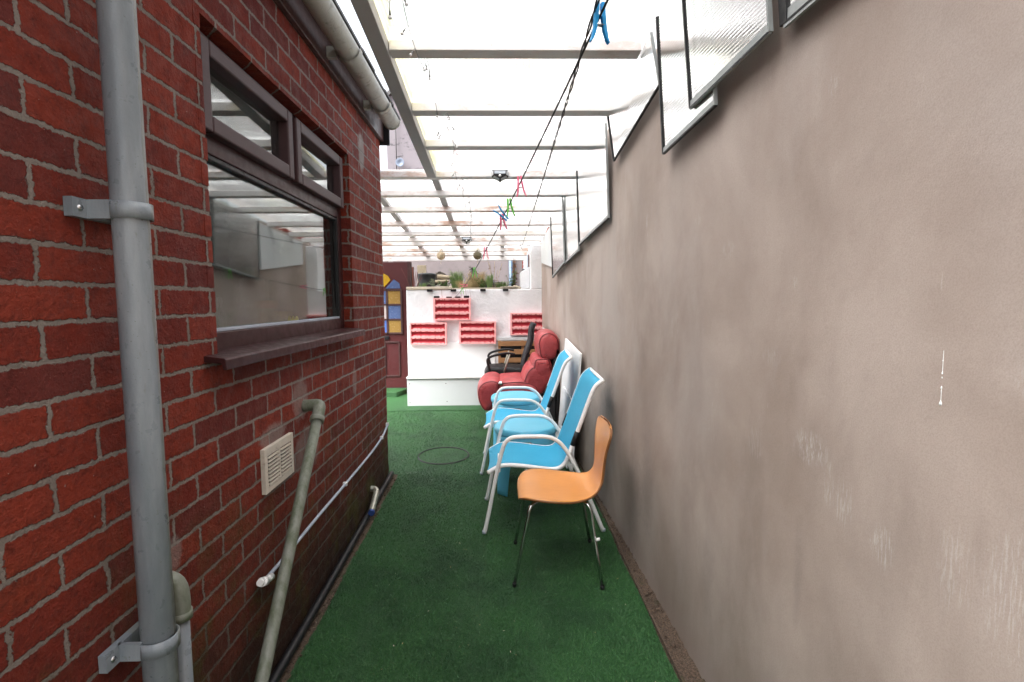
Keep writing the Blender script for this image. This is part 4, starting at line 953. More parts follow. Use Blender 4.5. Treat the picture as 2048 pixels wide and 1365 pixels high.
t = thing('storage_bench', 'low white storage bench box against the white wall', 'bench', (-0.65, 6.3, gz(6.1))); SO = t.location
mb = MB(); z0 = gz(6.1); mb.box(-1.13, -0.135, 6.09, 6.108, z0 + 0.002, 0.525).box(-1.13, -1.112, 6.109, 6.49, z0 + 0.01, 0.525).box(-0.153, -0.135, 6.109, 6.49, z0 + 0.01, 0.525); build(mb, 'box', M['greyboard'], t, off=SO, bevel=0.002)
mb = MB(); mb.box(-1.135, -0.13, 6.075, 6.497, 0.530, 0.552); build(mb, 'lid', M['wboard'], t, off=SO, bevel=0.003)
mb = MB()
for (x, z) in ((-1.10, .47), (-1.10, .24), (-0.665, .47), (-0.655, .25)): mb.lathe([(0.0001, -0.002), (0.005, -0.002), (0.006, 0)], (x, 6.09, z), 10, ax='y')
build(mb, 'screw', M['black'], t, off=SO)
mb = MB(); mb.box(-1.155, -0.075, YW - 0.016, YW - 0.001, 0.553, 0.930); t = solo(mb, 'back_panel', M['wboard'], 'plain white panel fixed to the wall above the bench', 'panel', bevel=0.002)
mb = MB(); mb.box(-0.065, 0.60, YW - 0.05, YW - 0.001, 0.952, 0.995); solo(mb, 'shelf_edge', M['greyboard'], 'narrow pale ledge above the slatted wooden pallet', 'ledge', bevel=0.003)

t = thing('wooden_pallet', 'slatted orange pine pallet standing against the white wall', 'pallet', (0.28, 6.45, gz(6.4))); PO = t.location
z0 = gz(6.4)
for x in (-0.035, 0.26, 0.545):
    mb = MB(); mb.box(x, x + 0.035, YW - 0.075, YW - 0.045, z0, 0.95); build(mb, 'upright', M['pine'], t, off=PO, bevel=0.003)
for q in range(7):
    z = 0.885 - q * 0.105; mb = MB(); mb.box(-0.034, 0.58, YW - 0.094, YW - 0.076, z, z + 0.062); build(mb, 'slat', M['pine'], t, off=PO, bevel=0.003)
mb = MB(); mb.box(-0.03, 0.575, YW - 0.030, YW - 0.018, z0, 0.94); build(mb, 'backing', M['black'], t, off=PO)

# ------------------------------------------------------------------ maroon door with coloured glass
DY = 6.92; DC = -1.625; DH = 1.985; DZ = 0.285
t = thing('door', 'maroon wooden door with blue and amber glass panes', 'door', (DC, DY, gz(DY))); DO = t.location
mb = MB(); mb.box(DC - 0.385, DC + 0.385, DY, DY + 0.04, DZ, DH); build(mb, 'leaf', M['door'], t, off=DO, bevel=0.003)
mb = MB(); mb.box(DC + 0.386, DC + 0.43, DY - 0.02, DY + 0.07, DZ - 0.03, DH + 0.0).box(DC - 0.43, DC - 0.386, DY - 0.02, DY + 0.07, DZ - 0.03, DH); build(mb, 'door_frame', M['doorframe'], t, off=DO, bevel=0.003)
mb = MB(); gx = [DC - 0.285, DC - 0.092, DC + 0.100, DC + 0.292]; gzr = [1.030, 1.215, 1.415, 1.610]
for (a, b_, c_, d) in [(x - 0.013, x + 0.013, 1.015, 1.625) for x in gx] + [(gx[0] + 0.013, gx[3] - 0.013, z - 0.012, z + 0.012) for z in gzr]: mb.box(a, b_, DY - 0.014, DY - 0.0005, c_, d)
mb.box(DC - 0.25, DC + 0.25, DY - 0.012, DY - 0.0005, 0.90, 0.92).box(DC - 0.25, DC + 0.25, DY - 0.012, DY - 0.0005, 0.44, 0.46).box(DC + 0.24, DC + 0.258, DY - 0.012, DY - 0.0005, 0.461, 0.899).box(DC + 0.05, DC + 0.066, DY - 0.012, DY - 0.0005, 0.461, 0.899).box(DC - 0.14, DC - 0.124, DY - 0.012, DY - 0.0005, 0.461, 0.899)
build(mb, 'glazing_bar', M['doorframe'], t, off=DO, bevel=0.002)
colr = [['amber_pane', 'bright_blue_pane', 'amber_pane'], ['blue_pane', 'white_pane', 'blue_pane'], ['amber_pane', 'blue_pane', 'amber_pane']]
for r_ in range(3):
    for c_ in range(3):
        mb = MB(); mb.box(gx[c_] + 0.012, gx[c_ + 1] - 0.012, DY - 0.006, DY - 0.0006, gzr[r_] + 0.011, gzr[r_ + 1] - 0.011); build(mb, 'pane', M[colr[r_][c_]], t, off=DO)
for s_ in (-1, 1):
    mb = MB(); mb.prism([(DC + s_ * 0.285, 1.632), (DC + s_ * 0.085, 1.632), (DC + s_ * 0.20, 1.755), (DC + s_ * 0.272, 1.70)], DY - 0.008, DY - 0.0006); build(mb, 'pane', M['blue_pane'], t, off=DO)
    mb = MB(); mb.prism([(DC + s_ * 0.07, 1.655), (DC + s_ * 0.155, 1.745), (DC + s_ * 0.12, 1.80), (DC + s_ * 0.05, 1.84), (DC + s_ * 0.045, 1.70)], DY - 0.008, DY - 0.0006); build(mb, 'pane', M['yellow_pane'], t, off=DO)
mb = MB(); mb.box(DC - 0.12, DC + 0.115, DY - 0.02, DY - 0.001, 0.945, 0.995); build(mb, 'letter_plate', M['black'], t, off=DO, bevel=0.004)
mb = MB(); mb.hexa([(-2.0, 6.66, gz(6.66)), (-1.36, 6.60, gz(6.6)), (-1.25, 6.89, gz(6.9)), (-2.0, 6.89, gz(6.9)), (-2.0, 6.66, 0.280), (-1.36, 6.60, 0.280), (-1.25, 6.89, 0.284), (-2.0, 6.89, 0.284)])
solo(mb, 'doorstep', M['turf'], 'turf covered doorstep in front of the maroon door', 'doorstep', bevel=0.008)
mb = MB(); mb.box(-3.4, -2.06, 6.92, 7.1, 0.1, 1.9); solo(mb, 'yard_wall', M['wmason'], 'white yard wall left of the maroon door', 'wall', bevel=0.01)

# ------------------------------------------------------------------ seats
def gl(x, y): return (x, y, gz(y) + 0.002)


# plywood chair on chrome legs
t = thing('plywood_chair', 'orange moulded plywood chair with chrome legs, nearest the camera', 'chair', gl(0.270, 2.565), tilt=True)
prof = [(-.186, .392, .085), (-.178, .410, .135), (-.148, .422, .180), (-.085, .424, .210), (-.01, .417, .213), (.06, .411, .203), (.12, .411, .182), (.165, .417, .155), (.197, .435, .130), (.218, .470, .114), (.230, .515, .112), (.238, .57, .119), (.247, .63, .137), (.257, .69, .156), (.265, .727, .163), (.271, .751, .141), (.2715, .754, .112)]
ps = smooth(prof, 64, False)


def shell(u, v):
    i = min(int(u * 64), 63); f_ = u * 64 - i; a, b_ = ps[i], ps[i + 1]
    x, z, w_ = (a[q] + (b_[q] - a[q]) * f_ for q in range(3)); s_ = 2 * v - 1
    cu = 0.010 * s_ * s_ * max(0, 1 - max(0, (z - .425)) / .06); bk = -0.014 * s_ * s_ * min(1, max(0, (z - .485) / .15))
    return (x + bk, w_ * s_, z + cu - (0.012 * s_ * s_ if u < 0.12 else 0) * (1 - u / 0.12))


mb = MB(); mb.grid(shell, 64, 24); build(mb, 'seat_shell', [M['ply'], M['plyedge']], t, solid=(0.0115, 0, 1))
for (bx, by, fx, fy) in ((-.135, -.150, -.215, -.195), (-.135, .150, -.198, .212), (.150, -.150, .205, -.232), (.150, .150, .222, .215)):
    mb = MB(); mb.tube(smooth([(0.0 + bx * .15, by * .2, .393), (bx * .6, by * .7, .395), (bx * .92, by * .97, .391), (bx * 1.04, by * 1.04, .367), (bx * 1.08, by * 1.06, .335)], 14, False) + [(bx + (fx - bx) * .6, by + (fy - by) * .6, .16), (fx, fy, 0.012)], 0.0088, 14); lg = build(mb, 'leg', M['chrome'], t)
    mb = MB(); mb.tube([(fx, fy, 0.018), (fx, fy, 0.0)], 0.0105, 12); build(mb, 'foot', M['black'], lg)
mb = MB(); mb.lathe([(0.0001, .384), (.055, .385), (.06, .400), (0.0001, .401)], seg=20); build(mb, 'hub', M['black'], t)
mb = MB(); mb.tube([(.1865, -.196, .238), (.1885, -.199, .228)], 0.0110, 12); build(mb, 'collar', M['white'], t)

# sling garden chairs
def sling_chair(label, loc):
    t_ = thing('garden_chair', label, 'garden chair', loc, group='blue sling garden chairs', tilt=True)
    loop = [(-.350, 0.0), (-.322, .13), (-.292, .28), (-.262, .42), (-.240, .505), (-.222, .548), (-.190, .574), (-.13, .581), (-.05, .581), (.010, .579), (.055, .567), (.098, .537), (.140, .480), (.180, .405), (.215, .332), (.285, .165), (.352, 0.0)]
    lp = smooth(loop, 60, False)
    for y in (-.235, .235):
        m_ = MB(); m_.tube([(a, y, b_) for a, b_ in lp], 0.0118, 14); lg = build(m_, 'leg_loop', M['wtube'], t_)
        for x in (-.350, .352):
            m_ = MB(); m_.tube([(x, y, 0.016), (x * 1.004, y, 0.0)], 0.0128, 12); build(m_, 'foot', M['cable'], lg)
    rail = [(-.326, .358), (-.29, .380), (-.25, .398), (-.20, .402), (-.12, .395), (-.02, .381), (.05, .373), (.095, .381), (.128, .412), (.150, .462), (.175, .530), (.225, .670), (.262, .775), (.288, .842), (.310, .874), (.345, .900)]
    rl = smooth(rail, 70, False); 
    for y in (-.205, .205):
        m_ = MB(); m_.tube([(a, y, b_) for a, b_ in rl], 0.0125, 12); rr = build(m_, 'side_rail', M['wtube'], t_)
        m_ = MB(); i = 46; a, b_ = rl[i], rl[i + 3]; m_.tube([(a[0], y, a[1]), (b_[0], y, b_[1])], 0.0160, 12); build(m_, 'sleeve', M['black'], rr)
        m_ = MB(); m_.tube([(rl[0][0] - .001, y, rl[0][1]), (rl[0][0] + .006, y, rl[0][1] + .003)], 0.0130, 10); build(m_, 'end_cap', M['ivory'], rr)
    m_ = MB(); n_ = len(rl)

    def sl_(u, v):
        i_ = u * (n_ - 1); k_ = min(int(i_), n_ - 2); f_ = i_ - k_; a_, b2 = rl[k_], rl[k_ + 1]; tx, tz_ = b2[0] - a_[0], b2[1] - a_[1]; l_ = math.hypot(tx, tz_) or 1
        s_ = 2 * v - 1; sag = 0.010 - 0.018 * (1 - s_ * s_)
        return (a_[0] + tx * f_ - tz_ / l_ * sag, s_ * 0.201, a_[1] + tz_ * f_ + tx / l_ * sag)
    m_.grid(sl_, 70, 10); build(m_, 'sling', M['sling'], t_, solid=(0.0025, 0))
    for x_, hy, z_, r_ in ((-.262, .235, .378, .010), (.176, .235, .412, .010), (.344, .205, .899, .010), (-.10, .205, .362, .008)):
        m_ = MB(); m_.tube([(x_, -hy, z_), (x_, hy, z_)], r_, 10); build(m_, 'crossbar', M['wtube'], t_)
    return t_


ch1 = sling_chair('blue sling garden chair with white frame, nearer of two, behind the plywood chair', gl(0.243, 3.140))
dup(ch1, 'blue sling garden chair with white frame, farther of two, beside the red recliner', gl(0.196, 4.075), -0.02)

# blue stools
def stool(label, loc):
    t_ = thing('plastic_stool', label, 'stool', loc, group='blue plastic stools', tilt=True); m_ = MB(); N_ = 128; H = .462

    def rad(th): return 0.222 * (1 - 0.02 * math.cos(4 * th)), 0.200 * (1 - 0.02 * math.cos(4 * th))

    def zb(th):
        d = (th % (PI / 2)) - PI / 4; f_ = (abs(d) - 0.20) / (PI / 4 - 0.20)      # 0 at the leg's side, 1 mid arch
        return 0.0 if f_ <= 0 else (H - 0.070) * (1 - (1 - min(1, f_)) ** 3) ** 0.5 * 0.98

    V_, F_ = [], []; nv = 12
    for j in range(N_):
        th = 2 * PI * j / N_; a, b_ = rad(th); z0_ = zb(th)
        for i in range(nv + 1):
            z = (H - 0.045) + (z0_ - (H - 0.045)) * i / nv; fl_ = 1.0 + 0.16 * ((H - 0.045 - z) / H)
            V_.append((a * .97 * fl_ * math.cos(th), b_ * .97 * fl_ * math.sin(th), z))
    for j in range(N_):
        for i in range(nv): F_.append((j * (nv + 1) + i, j * (nv + 1) + i + 1, ((j + 1) % N_) * (nv + 1) + i + 1, ((j + 1) % N_) * (nv + 1) + i))
    m_.add(V_, F_, 0, True); build(m_, 'legs', M['stool'], t_, solid=(0.005, -1))
    m_ = MB(); m_.lathe([(.97, H - .055), (1.0, H - .050), (1.015, H - .035), (1.0, H - .012), (.96, H - .002), (.9, H), (.6, H - .003), (.0005, H - .005)], seg=64, sx=.222, sy_=.200); build(m_, 'seat', M['stool'], t_)
    return t_


st = stool('blue moulded plastic stool between the two sling chairs', gl(0.172, 3.605))
dup(st, 'blue moulded plastic stool between the farther sling chair and red recliner', gl(0.130, 4.560))

# red recliner
t = thing('recliner', 'red leather recliner chair with black back against the wall', 'recliner', gl(0.22, 5.36)); RO = (0, 5.36, gz(5.36) + 0.002); t.location = (0, 5.36, gz(5.36) + 0.002)
zr = lambda z: z - RO[2]
def rp(pts): return [(a, zr(b_)) for a, b_ in pts]
HWR = 0.34
def cushion(nm, pr, y0, y1, r, crown):
    m_ = MB(); m_.puffy(pr, y0, y1, r, crown=crown); ob = build(m_, nm, M['redlea'], t)
    q_ = smooth(pr, 60); cx = sum(a for a, b_ in q_) / 60; cz = sum(b_ for a, b_ in q_) / 60; d = 0.27 * r
    for yy_ in (y0 + 0.29 * r, y1 - 0.29 * r):
        lp = []
        for i in range(61):
            a, b_ = q_[i % 60]; tx, tz_ = q_[(i + 1) % 60][0] - q_[i % 60 - 1][0], q_[(i + 1) % 60][1] - q_[i % 60 - 1][1]; l_ = math.hypot(tx, tz_) or 1; nx, nz = -tz_ / l_, tx / l_
            if nx * (a - cx) + nz * (b_ - cz) > 0: nx, nz = -nx, -nz
            lp.append((a + nx * d, yy_, b_ + nz * d))
        m_ = MB(); m_.tube(lp, 0.0055, 6, cap=False); build(m_, 'piping', M['redseam'], ob)


cushion('footrest', rp([(-.225, .60), (-.238, .53), (-.222, .44), (-.175, .365), (-.115, .365), (-.06, .45), (-.015, .56), (-.02, .640), (-.08, .668), (-.165, .655)]), -HWR, HWR, 0.05, 0.012)
cushion('seat', rp([(-.025, .635), (-.03, .55), (.03, .45), (.20, .43), (.36, .45), (.36, .60), (.22, .655), (.08, .655)]), -HWR, HWR, 0.05, 0.012)
cushion('backrest', rp([(.222, .63), (.236, .70), (.270, .765), (.325, .805), (.42, .82), (.50, .80), (.52, .70), (.46, .58), (.38, .50), (.28, .51)]), -HWR + .01, HWR - .01, 0.06, 0.015)
cushion('headrest', rp([(.372, .96), (.366, 1.04), (.395, 1.11), (.46, 1.145), (.53, 1.13), (.582, 1.07), (.592, .97), (.57, .89), (.50, .855), (.42, .86), (.385, .90)]), -HWR + .02, HWR - .02, 0.07, 0.012)
cushion('lumbar_cushion', rp([(.318, .80), (.338, .872), (.395, .890), (.48, .875), (.51, .78), (.46, .69), (.39, .675), (.335, .715)]), -HWR + .005, HWR - .005, 0.06, 0.012)
mb = MB(); mb.puffy(rp([(.40, .46), (.50, .74), (.545, .96), (.583, .96), (.595, .80), (.580, .30), (.52, .24), (.42, .28)]), -HWR + .03, HWR - .03, 0.03); build(mb, 'back_shell', M['blackfab'], t)
mb = MB(); mb.puffy(rp([(-.12, .42), (-.05, .44), (.36, .44), (.45, .42), (.45, .30), (.30, .265), (0, .265), (-.12, .30)]), -HWR + .05, HWR - .05, 0.03); build(mb, 'base', M['redlea'], t)
mb = MB(); mb.lathe([(0.0001, .03), (.20, .03), (.24, .012), (.24, 0.0)], (.18, 0, 0), 32); mb.lathe([(.06, .02), (.06, .12)], (.18, 0, 0), 20); build(mb, 'swivel_base', M['black'], t)
mb = MB(); mb.lathe([(0.0001, -.024), (.012, -.02), (.0225, -.008), (.024, 0), (.0225, .008), (.012, .02), (.0001, .024)], (-.005, -HWR - .006, zr(.640)), 18); mb.tube([(-.005, -HWR + .05, zr(.60)), (-.005, -HWR + .0, zr(.625))], .008, 8); build(mb, 'lever', M['chrome'], t)

# something red on the turf by the stools
t = thing('foot_pad', 'low red pad with black middle lying under the blue stools', 'pad', gl(0.40, 4.52), tilt=True)
mb = MB(); mb.lathe([(0.0001, .07), (.08, .07), (.13, .055), (.15, .03), (.14, .0)], seg=28); build(mb, 'cushion', M['redlea'], t)
mb = MB(); mb.lathe([(0.0001, .10), (.03, .10), (.034, .071)], seg=16); build(mb, 'knob', M['black'], t)

# black office chair behind the recliner
t = thing('office_chair', 'black office chair with tall mesh back and loop arms', 'office chair', gl(0.09, 5.955)); OZ = t.location[2]
zo = lambda z: z - OZ
OX = 0.09
def op(pts): return [(a - OX, zo(b_)) for a, b_ in pts]
mb = MB(); mb.puffy(op([(-.185, .60), (-.18, .66), (-.13, .695), (.05, .700), (.22, .690), (.28, .655), (.27, .60), (.10, .580), (-.12, .575)]), -.225, .225, 0.035, crown=0.008); build(mb, 'seat', M['blackleather'], t)
bp = smooth([(.255, .655), (.262, .72), (.285, .82), (.320, .92), (.345, 1.00), (.350, 1.08), (.362, 1.15), (.385, 1.195)], 30, False)
mb = MB(); mb.grid(lambda u, v: (bp[int(round(u * 30))][0] - OX + 0.03 * (2 * v - 1) ** 2 * -1 + 0.02, (2 * v - 1) * (.205 - .045 * u), zo(bp[int(round(u * 30))][1])), 30, 12); build(mb, 'backrest', M['blackfab'], t, solid=(0.040, 0), sub=1)
for y in (-.245, .245):
    mb = MB(); mb.tube(smooth([(-.02 - OX + .02, y * .8, zo(.59)), (-.115 - OX, y, zo(.66)), (-.150 - OX, y, zo(.765)), (-.145 - OX, y, zo(.805)), (-.10 - OX, y, zo(.835)), (.0 - OX, y, zo(.858)), (.085 - OX, y, zo(.866)), (.16 - OX, y, zo(.852))], 36, False), 0.0125, 10, flat=1.2); am = build(mb, 'armrest', M['black'], t)
    mb = MB(); mb.tube([(.10 - OX, y, zo(.858)), (.055 - OX, y, zo(.72)), (.02 - OX, y * .85, zo(.60))], 0.010, 10); build(mb, 'arm_strut', M['galv'], am)
mb = MB(); mb.lathe([(.045, zo(.575)), (.045, zo(.53)), (.028, zo(.52)), (.028, .09), (.0001, .09)], seg=18); build(mb, 'gas_lift', M['black'], t)
for q in range(5):
    a = q * 2 * PI / 5 + .3; mb = MB(); mb.tube([(0, 0, .10), (.24 * math.cos(a), .24 * math.sin(a), .065)], [.026, .016], 10); lg = build(mb, 'leg', M['black'], t)
    mb = MB(); mb.lathe([(.0001, -.018), (.024, -.018), (.027, 0), (.024, .018), (.0001, .018)], (.24 * math.cos(a), .24 * math.sin(a), .027), 14, ax='y'); build(mb, 'castor', M['black'], lg)

# white boards leaning on the rendered wall
def board(label, y0, y1, h0, h1, xb, xt, th=0.016):
    m_ = MB(); g0, g1 = gz(y0) + .016, gz(y1) + .016
    m_.hexa([(xb[0], y0, g0), (xb[1], y1, g1), (xb[1] + th, y1, g1), (xb[0] + th, y0, g0), (xt[0], y0, h0), (xt[1], y1, h1), (xt[1] + th, y1, h1), (xt[0] + th, y0, h0)])
    solo(m_, 'leaning_board', M['wboard'], label, 'board', 'white boards leaning on the rendered wall', bevel=0.002)


board('taller white board leaning on the rendered wall behind the blue chairs', 3.86, 4.58, 1.050, 1.115, (0.535, 0.505), (0.603, 0.580))
board('shorter white board leaning in front of the taller one', 3.90, 4.42, 0.66, 0.705, (0.505, 0.490), (0.556, 0.544), 0.010)
mb = MB(); mb.box(0.50, 0.515, 5.78, 6.15, gz(6), 1.13); solo(mb, 'leaning_board', M['wboard'], 'white board whose top shows above the red recliner', 'board', 'white boards leaning on the rendered wall', bevel=0.002)

# ------------------------------------------------------------------ weeds and clutter on the raised bed
def leafy(name, label, cat, x, y, z, n, h, spread, mat, group=None, lw=0.012, ll=0.05, stems=6, seedv=1, droop=0.3, smat=None):
    r_ = random.Random(seedv); t_ = thing(name, label, cat, (x, y, z), group=group); ms, ml = MB(), MB()
    for s_ in range(stems):
        a = r_.uniform(0, 2 * PI); q_ = r_.random(); ex, ey = spread * q_ * math.cos(a), spread * q_ * math.sin(a) * .7; hh_ = h * r_.uniform(.55, 1.0)
        pts = smooth([(ex * .2, ey * .2, 0), (ex * .5, ey * .5, hh_ * .5), (ex, ey, hh_)], 8, False); ms.tube(pts, 0.0024, 5)
        for l_ in range(max(1, n // stems)):
            u = r_.uniform(.15, 1.0); b_ = Vector(pts[int(u * 8)]); aa = r_.uniform(0, 2 * PI); d = Vector((math.cos(aa), math.sin(aa), r_.uniform(-droop, .8))).normalized(); L_ = ll * r_.uniform(.5, 1.1); s2 = d.cross(Vector((0, 0, 1))).normalized() * lw * r_.uniform(.6, 1.1)
            ml.add([b_, b_ + d * L_ * .45 + s2 + Vector((0, 0, .004)), b_ + d * L_ - Vector((0, 0, L_ * .25)), b_ + d * L_ * .45 - s2 + Vector((0, 0, .004))], [(0, 1, 2, 3)])
    build(ms, 'stem', smat or mat, t_, recalc=False); build(ml, 'leaf_mass', mat, t_, recalc=False); return t_


def tuft(label, x, y, z, n, h, spread, mat, seedv):
    r_ = random.Random(seedv); m_ = MB()
    for q_ in range(n):
        a = r_.uniform(0, 2 * PI); b_ = r_.random() * spread * .4; L_ = h * r_.uniform(.45, 1); ex = spread * r_.uniform(.2, 1) * math.cos(a); ey = spread * r_.uniform(.2, 1) * math.sin(a) * .6
        x0_, y0_ = b_ * math.cos(a), b_ * math.sin(a); w_ = r_.uniform(.0018, .004)
        m_.add([(x + x0_ - w_, y + y0_, z), (x + x0_ + w_, y + y0_, z), (x + x0_ + ex * .5 + w_ * .7, y + y0_ + ey * .5, z + L_ * .75), (x + x0_ + ex * .5 - w_ * .7, y + y0_ + ey * .5, z + L_ * .75), (x + x0_ + ex, y + y0_ + ey, z + L_ * r_.uniform(.7, 1.0))], [(0, 1, 2, 3), (3, 2, 4)])
    return solo(m_, 'grass_tuft', mat, label, 'grass', 'grass tufts on the raised bed', recalc=False)


ZB_ = 1.60
tuft('thin green grass tuft in front of the grey barrel', -1.04, 6.85, ZB_, 60, 0.135, .09, M['leaf_lime'], 1)
tuft('tall pale green grass tuft left of the pink flat peg', -0.58, 6.85, ZB_, 190, 0.324, .13, M['leaf_lime'], 2)
tuft('straw coloured grass tuft in the middle of the bed', -0.32, 6.95, ZB_, 260, 0.324, .20, M['leaf_straw'], 3)
tuft('bright green grass tuft right of the straw grass', -0.14, 6.80, ZB_, 110, 0.257, .07, M['leaf_lime'], 4)
tuft('dry straw grass tuft spilling over the wall beside the lowest peg', -0.47, 6.72, ZB_, 130, 0.162, .14, M['leaf_straw'], 5)
tuft('short green grass tuft under the dried flower heads', 0.02, 6.80, ZB_, 110, 0.135, .12, M['leaf_green'], 6)
leafy('weed_plant', 'low silvery leaved weed beside the grey barrel', 'plant', -0.86, 6.80, ZB_, 90, 0.162, .10, M['leaf_grey'], 'weeds on the raised bed', .010, .035, 10, 11)
leafy('weed_plant', 'sprawling green weed below the pale dead wood', 'plant', -0.72, 6.85, ZB_, 160, 0.149, .17, M['leaf_green'], 'weeds on the raised bed', .012, .035, 14, 12)
leafy('weed_plant', 'dark leafy weed at the centre of the bed', 'plant', -0.38, 7.15, ZB_, 120, 0.365, .10, M['leaf_dark'], 'weeds on the raised bed', .02, .06, 8, 13)
leafy('weed_plant', 'green bushy weed beside the bright green grass', 'plant', -0.24, 6.82, ZB_, 170, 0.176, .15, M['leaf_green'], 'weeds on the raised bed', .011, .034, 14, 14)
leafy('weed_plant', 'pale grey low weed near the white pier', 'plant', 0.07, 6.78, ZB_, 90, 0.121, .09, M['leaf_grey'], 'weeds on the raised bed', .012, .03, 10, 15)
leafy('weed_plant', 'olive weed at the foot of the brown dried plant', 'plant', 0.15, 6.85, ZB_, 120, 0.270, .08, M['leaf_green'], 'weeds on the raised bed', .011, .035, 9, 19)
leafy('dried_plant', 'brown dried plant with shrivelled leaves by the blue pipe', 'plant', 0.19, 6.95, ZB_, 90, 0.446, .07, M['leaf_brown'], 'dried plants on the raised bed', .014, .05, 6, 16, .9)
leafy('dried_plant', 'tall thin dried stem with brown heads above the bed', 'plant', -0.08, 7.05, ZB_, 36, 0.486, .13, M['leaf_brown'], 'dried plants on the raised bed', .012, .032, 5, 17, .5, M['leaf_straw'])
leafy('dried_plant', 'wiry maroon dried plant in front of the door', 'plant', -1.14, 6.76, 1.55, 60, .38, .17, M['leaf_maroon'], 'dried plants on the raised bed', .005, .022, 12, 18, .2)
t = thing('trailing_roots', 'thin dark roots trailing down the white wall', 'roots', (-0.45, YW - 0.004, 1.50), group=None)
mb = MB()
for (x, l) in ((-0.745, .10), (-0.50, .13), (-0.44, .09), (-0.385, .12)): mb.tube([(x + .45, -0.002, .10), (x + .455, -0.006, .10 - l * .5), (x + .45 + l * .1, -0.003, .10 - l)], 0.0016, 5)
build(mb, 'root', M['leaf_brown'], t)
t = thing('barrel', 'dark grey tapered plastic barrel behind the white wall', 'barrel', (-1.085, 7.6, 1.60))
mb = MB(); mb.lathe([(0.0001, 0), (.112, 0), (.126, .12), (.133, .235), (.140, .238), (.140, .258), (.132, .262)], seg=32); build(mb, 'body', M['bin'], t)
mb = MB(); mb.lathe([(.131, .255), (.10, .268), (.0001, .272)], seg=32); build(mb, 'lid', M['bin'], t)
for i, (x, y, z, a, l, lab) in enumerate(((-0.80, 7.55, 1.80, .10, .24, 'pale dead log lying above the green weeds'), (-0.84, 7.45, 1.74, -.08, .20, 'thinner dead log below the pale one'), (0.25, 6.75, 1.628, .3, .16, 'pale stick lying on the wall top by the pier'))):
    mb = MB(); d = Vector((math.cos(a), .2, -math.sin(a) * .8)) * l; r_ = .034 if i == 0 else (.022 if i == 1 else .012); mb.tube([Vector((x, y, z)) + d * (q / 4 - .5) + Vector((0, 0, .006 * (q % 2))) for q in range(5)], [r_, r_ * 1.05, r_, r_ * .9, r_ * .7], 10); solo(mb, 'log', M['log'], lab, 'log', 'dead wood on the raised bed')
for i, (x, y, z, s_, lab) in enumerate(((-0.14, 7.15, 1.64, .075, 'mossy grey stone behind the bright green grass'), (-0.02, 7.25, 1.63, .06, 'darker stone right of the mossy grey one'), (-0.93, 7.9, 1.72, .12, 'earthy mound behind the grey barrel'))):
    mb = MB(); r_ = random.Random(30 + i); N_ = 12
    mb.lathe([(0.0001, s_ * 1.5), (s_ * .6, s_ * 1.35), (s_ * .95, s_ * .9), (s_ * 1.05, s_ * .4), (s_ * .9, -s_ * .2)], (x, y, z), N_)
    mb.v = [(a + r_.uniform(-.15, .15) * s_, b_ + r_.uniform(-.15, .15) * s_, c_ + r_.uniform(-.12, .12) * s_) for a, b_, c_ in mb.v]
    solo(mb, 'stone', M['bin'] if i < 1 else M['soil'], lab, 'stone', 'stones and mounds on the raised bed')
mb = MB(); mb.box(-1.245, -1.195, 7.1, 7.16, 0.3, 1.93); solo(mb, 'fence_post', M['post'], 'rust brown wooden post right of the maroon door', 'post', bevel=0.004)
mb = MB(); mb.box(-1.23, -1.10, 7.66, 7.70, 0.3, 1.99); solo(mb, 'fence_board', M['log'], 'weathered pale board beside the rust brown post', 'board', bevel=0.004)

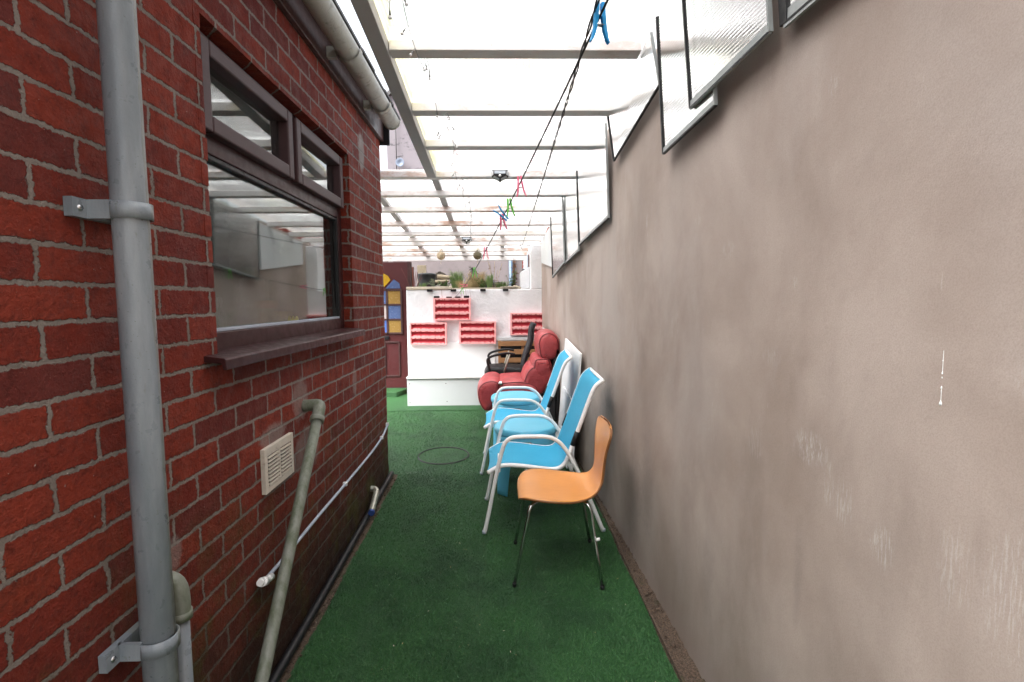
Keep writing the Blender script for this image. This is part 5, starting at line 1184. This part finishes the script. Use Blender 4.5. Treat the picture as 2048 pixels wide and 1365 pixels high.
# ------------------------------------------------------------------ beyond the yard
mb = MB(); mb.box(-3.6, 0.245, 9.5, 9.7, 0.2, 2.62); solo(mb, 'back_wall', M['mauve'], 'mauve-grey rendered wall behind the weeds', 'wall')
mb = MB(); mb.tube([(0.195, 9.44, 0.3), (0.195, 9.44, 2.6)], 0.036, 16); solo(mb, 'downpipe', M['bluepipe'], 'dark blue downpipe at the right end of the mauve wall', 'downpipe')
mb = MB(); mb.box(0.25, 0.41, 9.52, 9.7, 0.2, 2.6); solo(mb, 'wall_pier', M['mauve'], 'plain mauve pier between the blue downpipe and dark gate', 'pier')
mb = MB(); mb.box(0.412, 0.56, 9.53, 9.58, 0.2, 2.04); mb.box(0.412, 0.56, 9.515, 9.53, 1.2, 1.25); solo(mb, 'dark_gate', M['darknavy'], 'narrow near-black gate beside the white pier', 'gate')
nb = thing('neighbour_house', 'red brick neighbouring building seen past the white pier', 'house', (1.2, 11, 0.3))
mb = MB(); mb.box(0.30, 2.6, 10.4, 12.5, 0.2, 3.0); build(mb, 'wall', M['brick'], nb, off=nb.location)
mb = MB(); mb.tube([(0.52, 10.33, 0.4), (0.52, 10.33, 3.0)], .05, 14); build(mb, 'drainpipe', M['pvc'], nb, off=nb.location)
gb = thing('gable_house', 'distant pale gabled house with black stains on its wall', 'house', (-2.4, 15, 0.3)); G_ = gb.location
mb = MB(); mb.prism([(-2.98, 0.0), (-0.4, 0.0), (-0.4, 6.2), (-1.7, 7.9), (-2.98, 6.75)], 14.0, 19.0); build(mb, 'wall', M['gable'], gb, off=G_)
mb = MB(); mb.hexa([(-3.1, 13.9, 6.65), (-1.7, 13.9, 7.9), (-1.7, 19.1, 7.9), (-3.1, 19.1, 6.65), (-3.1, 13.9, 6.77), (-1.7, 13.9, 8.03), (-1.7, 19.1, 8.03), (-3.1, 19.1, 6.77)])
mb.hexa([(-1.69, 13.9, 7.9), (-0.2, 13.9, 5.98), (-0.2, 19.1, 5.98), (-1.69, 19.1, 7.9), (-1.69, 13.9, 8.03), (-0.2, 13.9, 6.11), (-0.2, 19.1, 6.11), (-1.69, 19.1, 8.03)]); build(mb, 'roof', M['slate'], gb, off=G_)
mb = MB(); mb.box(-2.60, -2.05, 13.84, 14.6, 6.4, 6.95); build(mb, 'chimney', M['brick'], gb, off=G_)
mb = MB(); mb.tube([(-2.72, 13.93, 4.6), (-2.72, 13.93, 6.5)], .012, 6); build(mb, 'cable', M['black'], gb, off=G_)
mb = MB(); mb.lathe([(0.0001, 0.05), (.06, .035), (.11, 0.0), (.115, .006), (.06, .045), (.0001, .06)], (-2.62, 13.86, 5.12), 24, ax='y'); build(mb, 'satellite_dish', M['dish'], gb, off=G_)
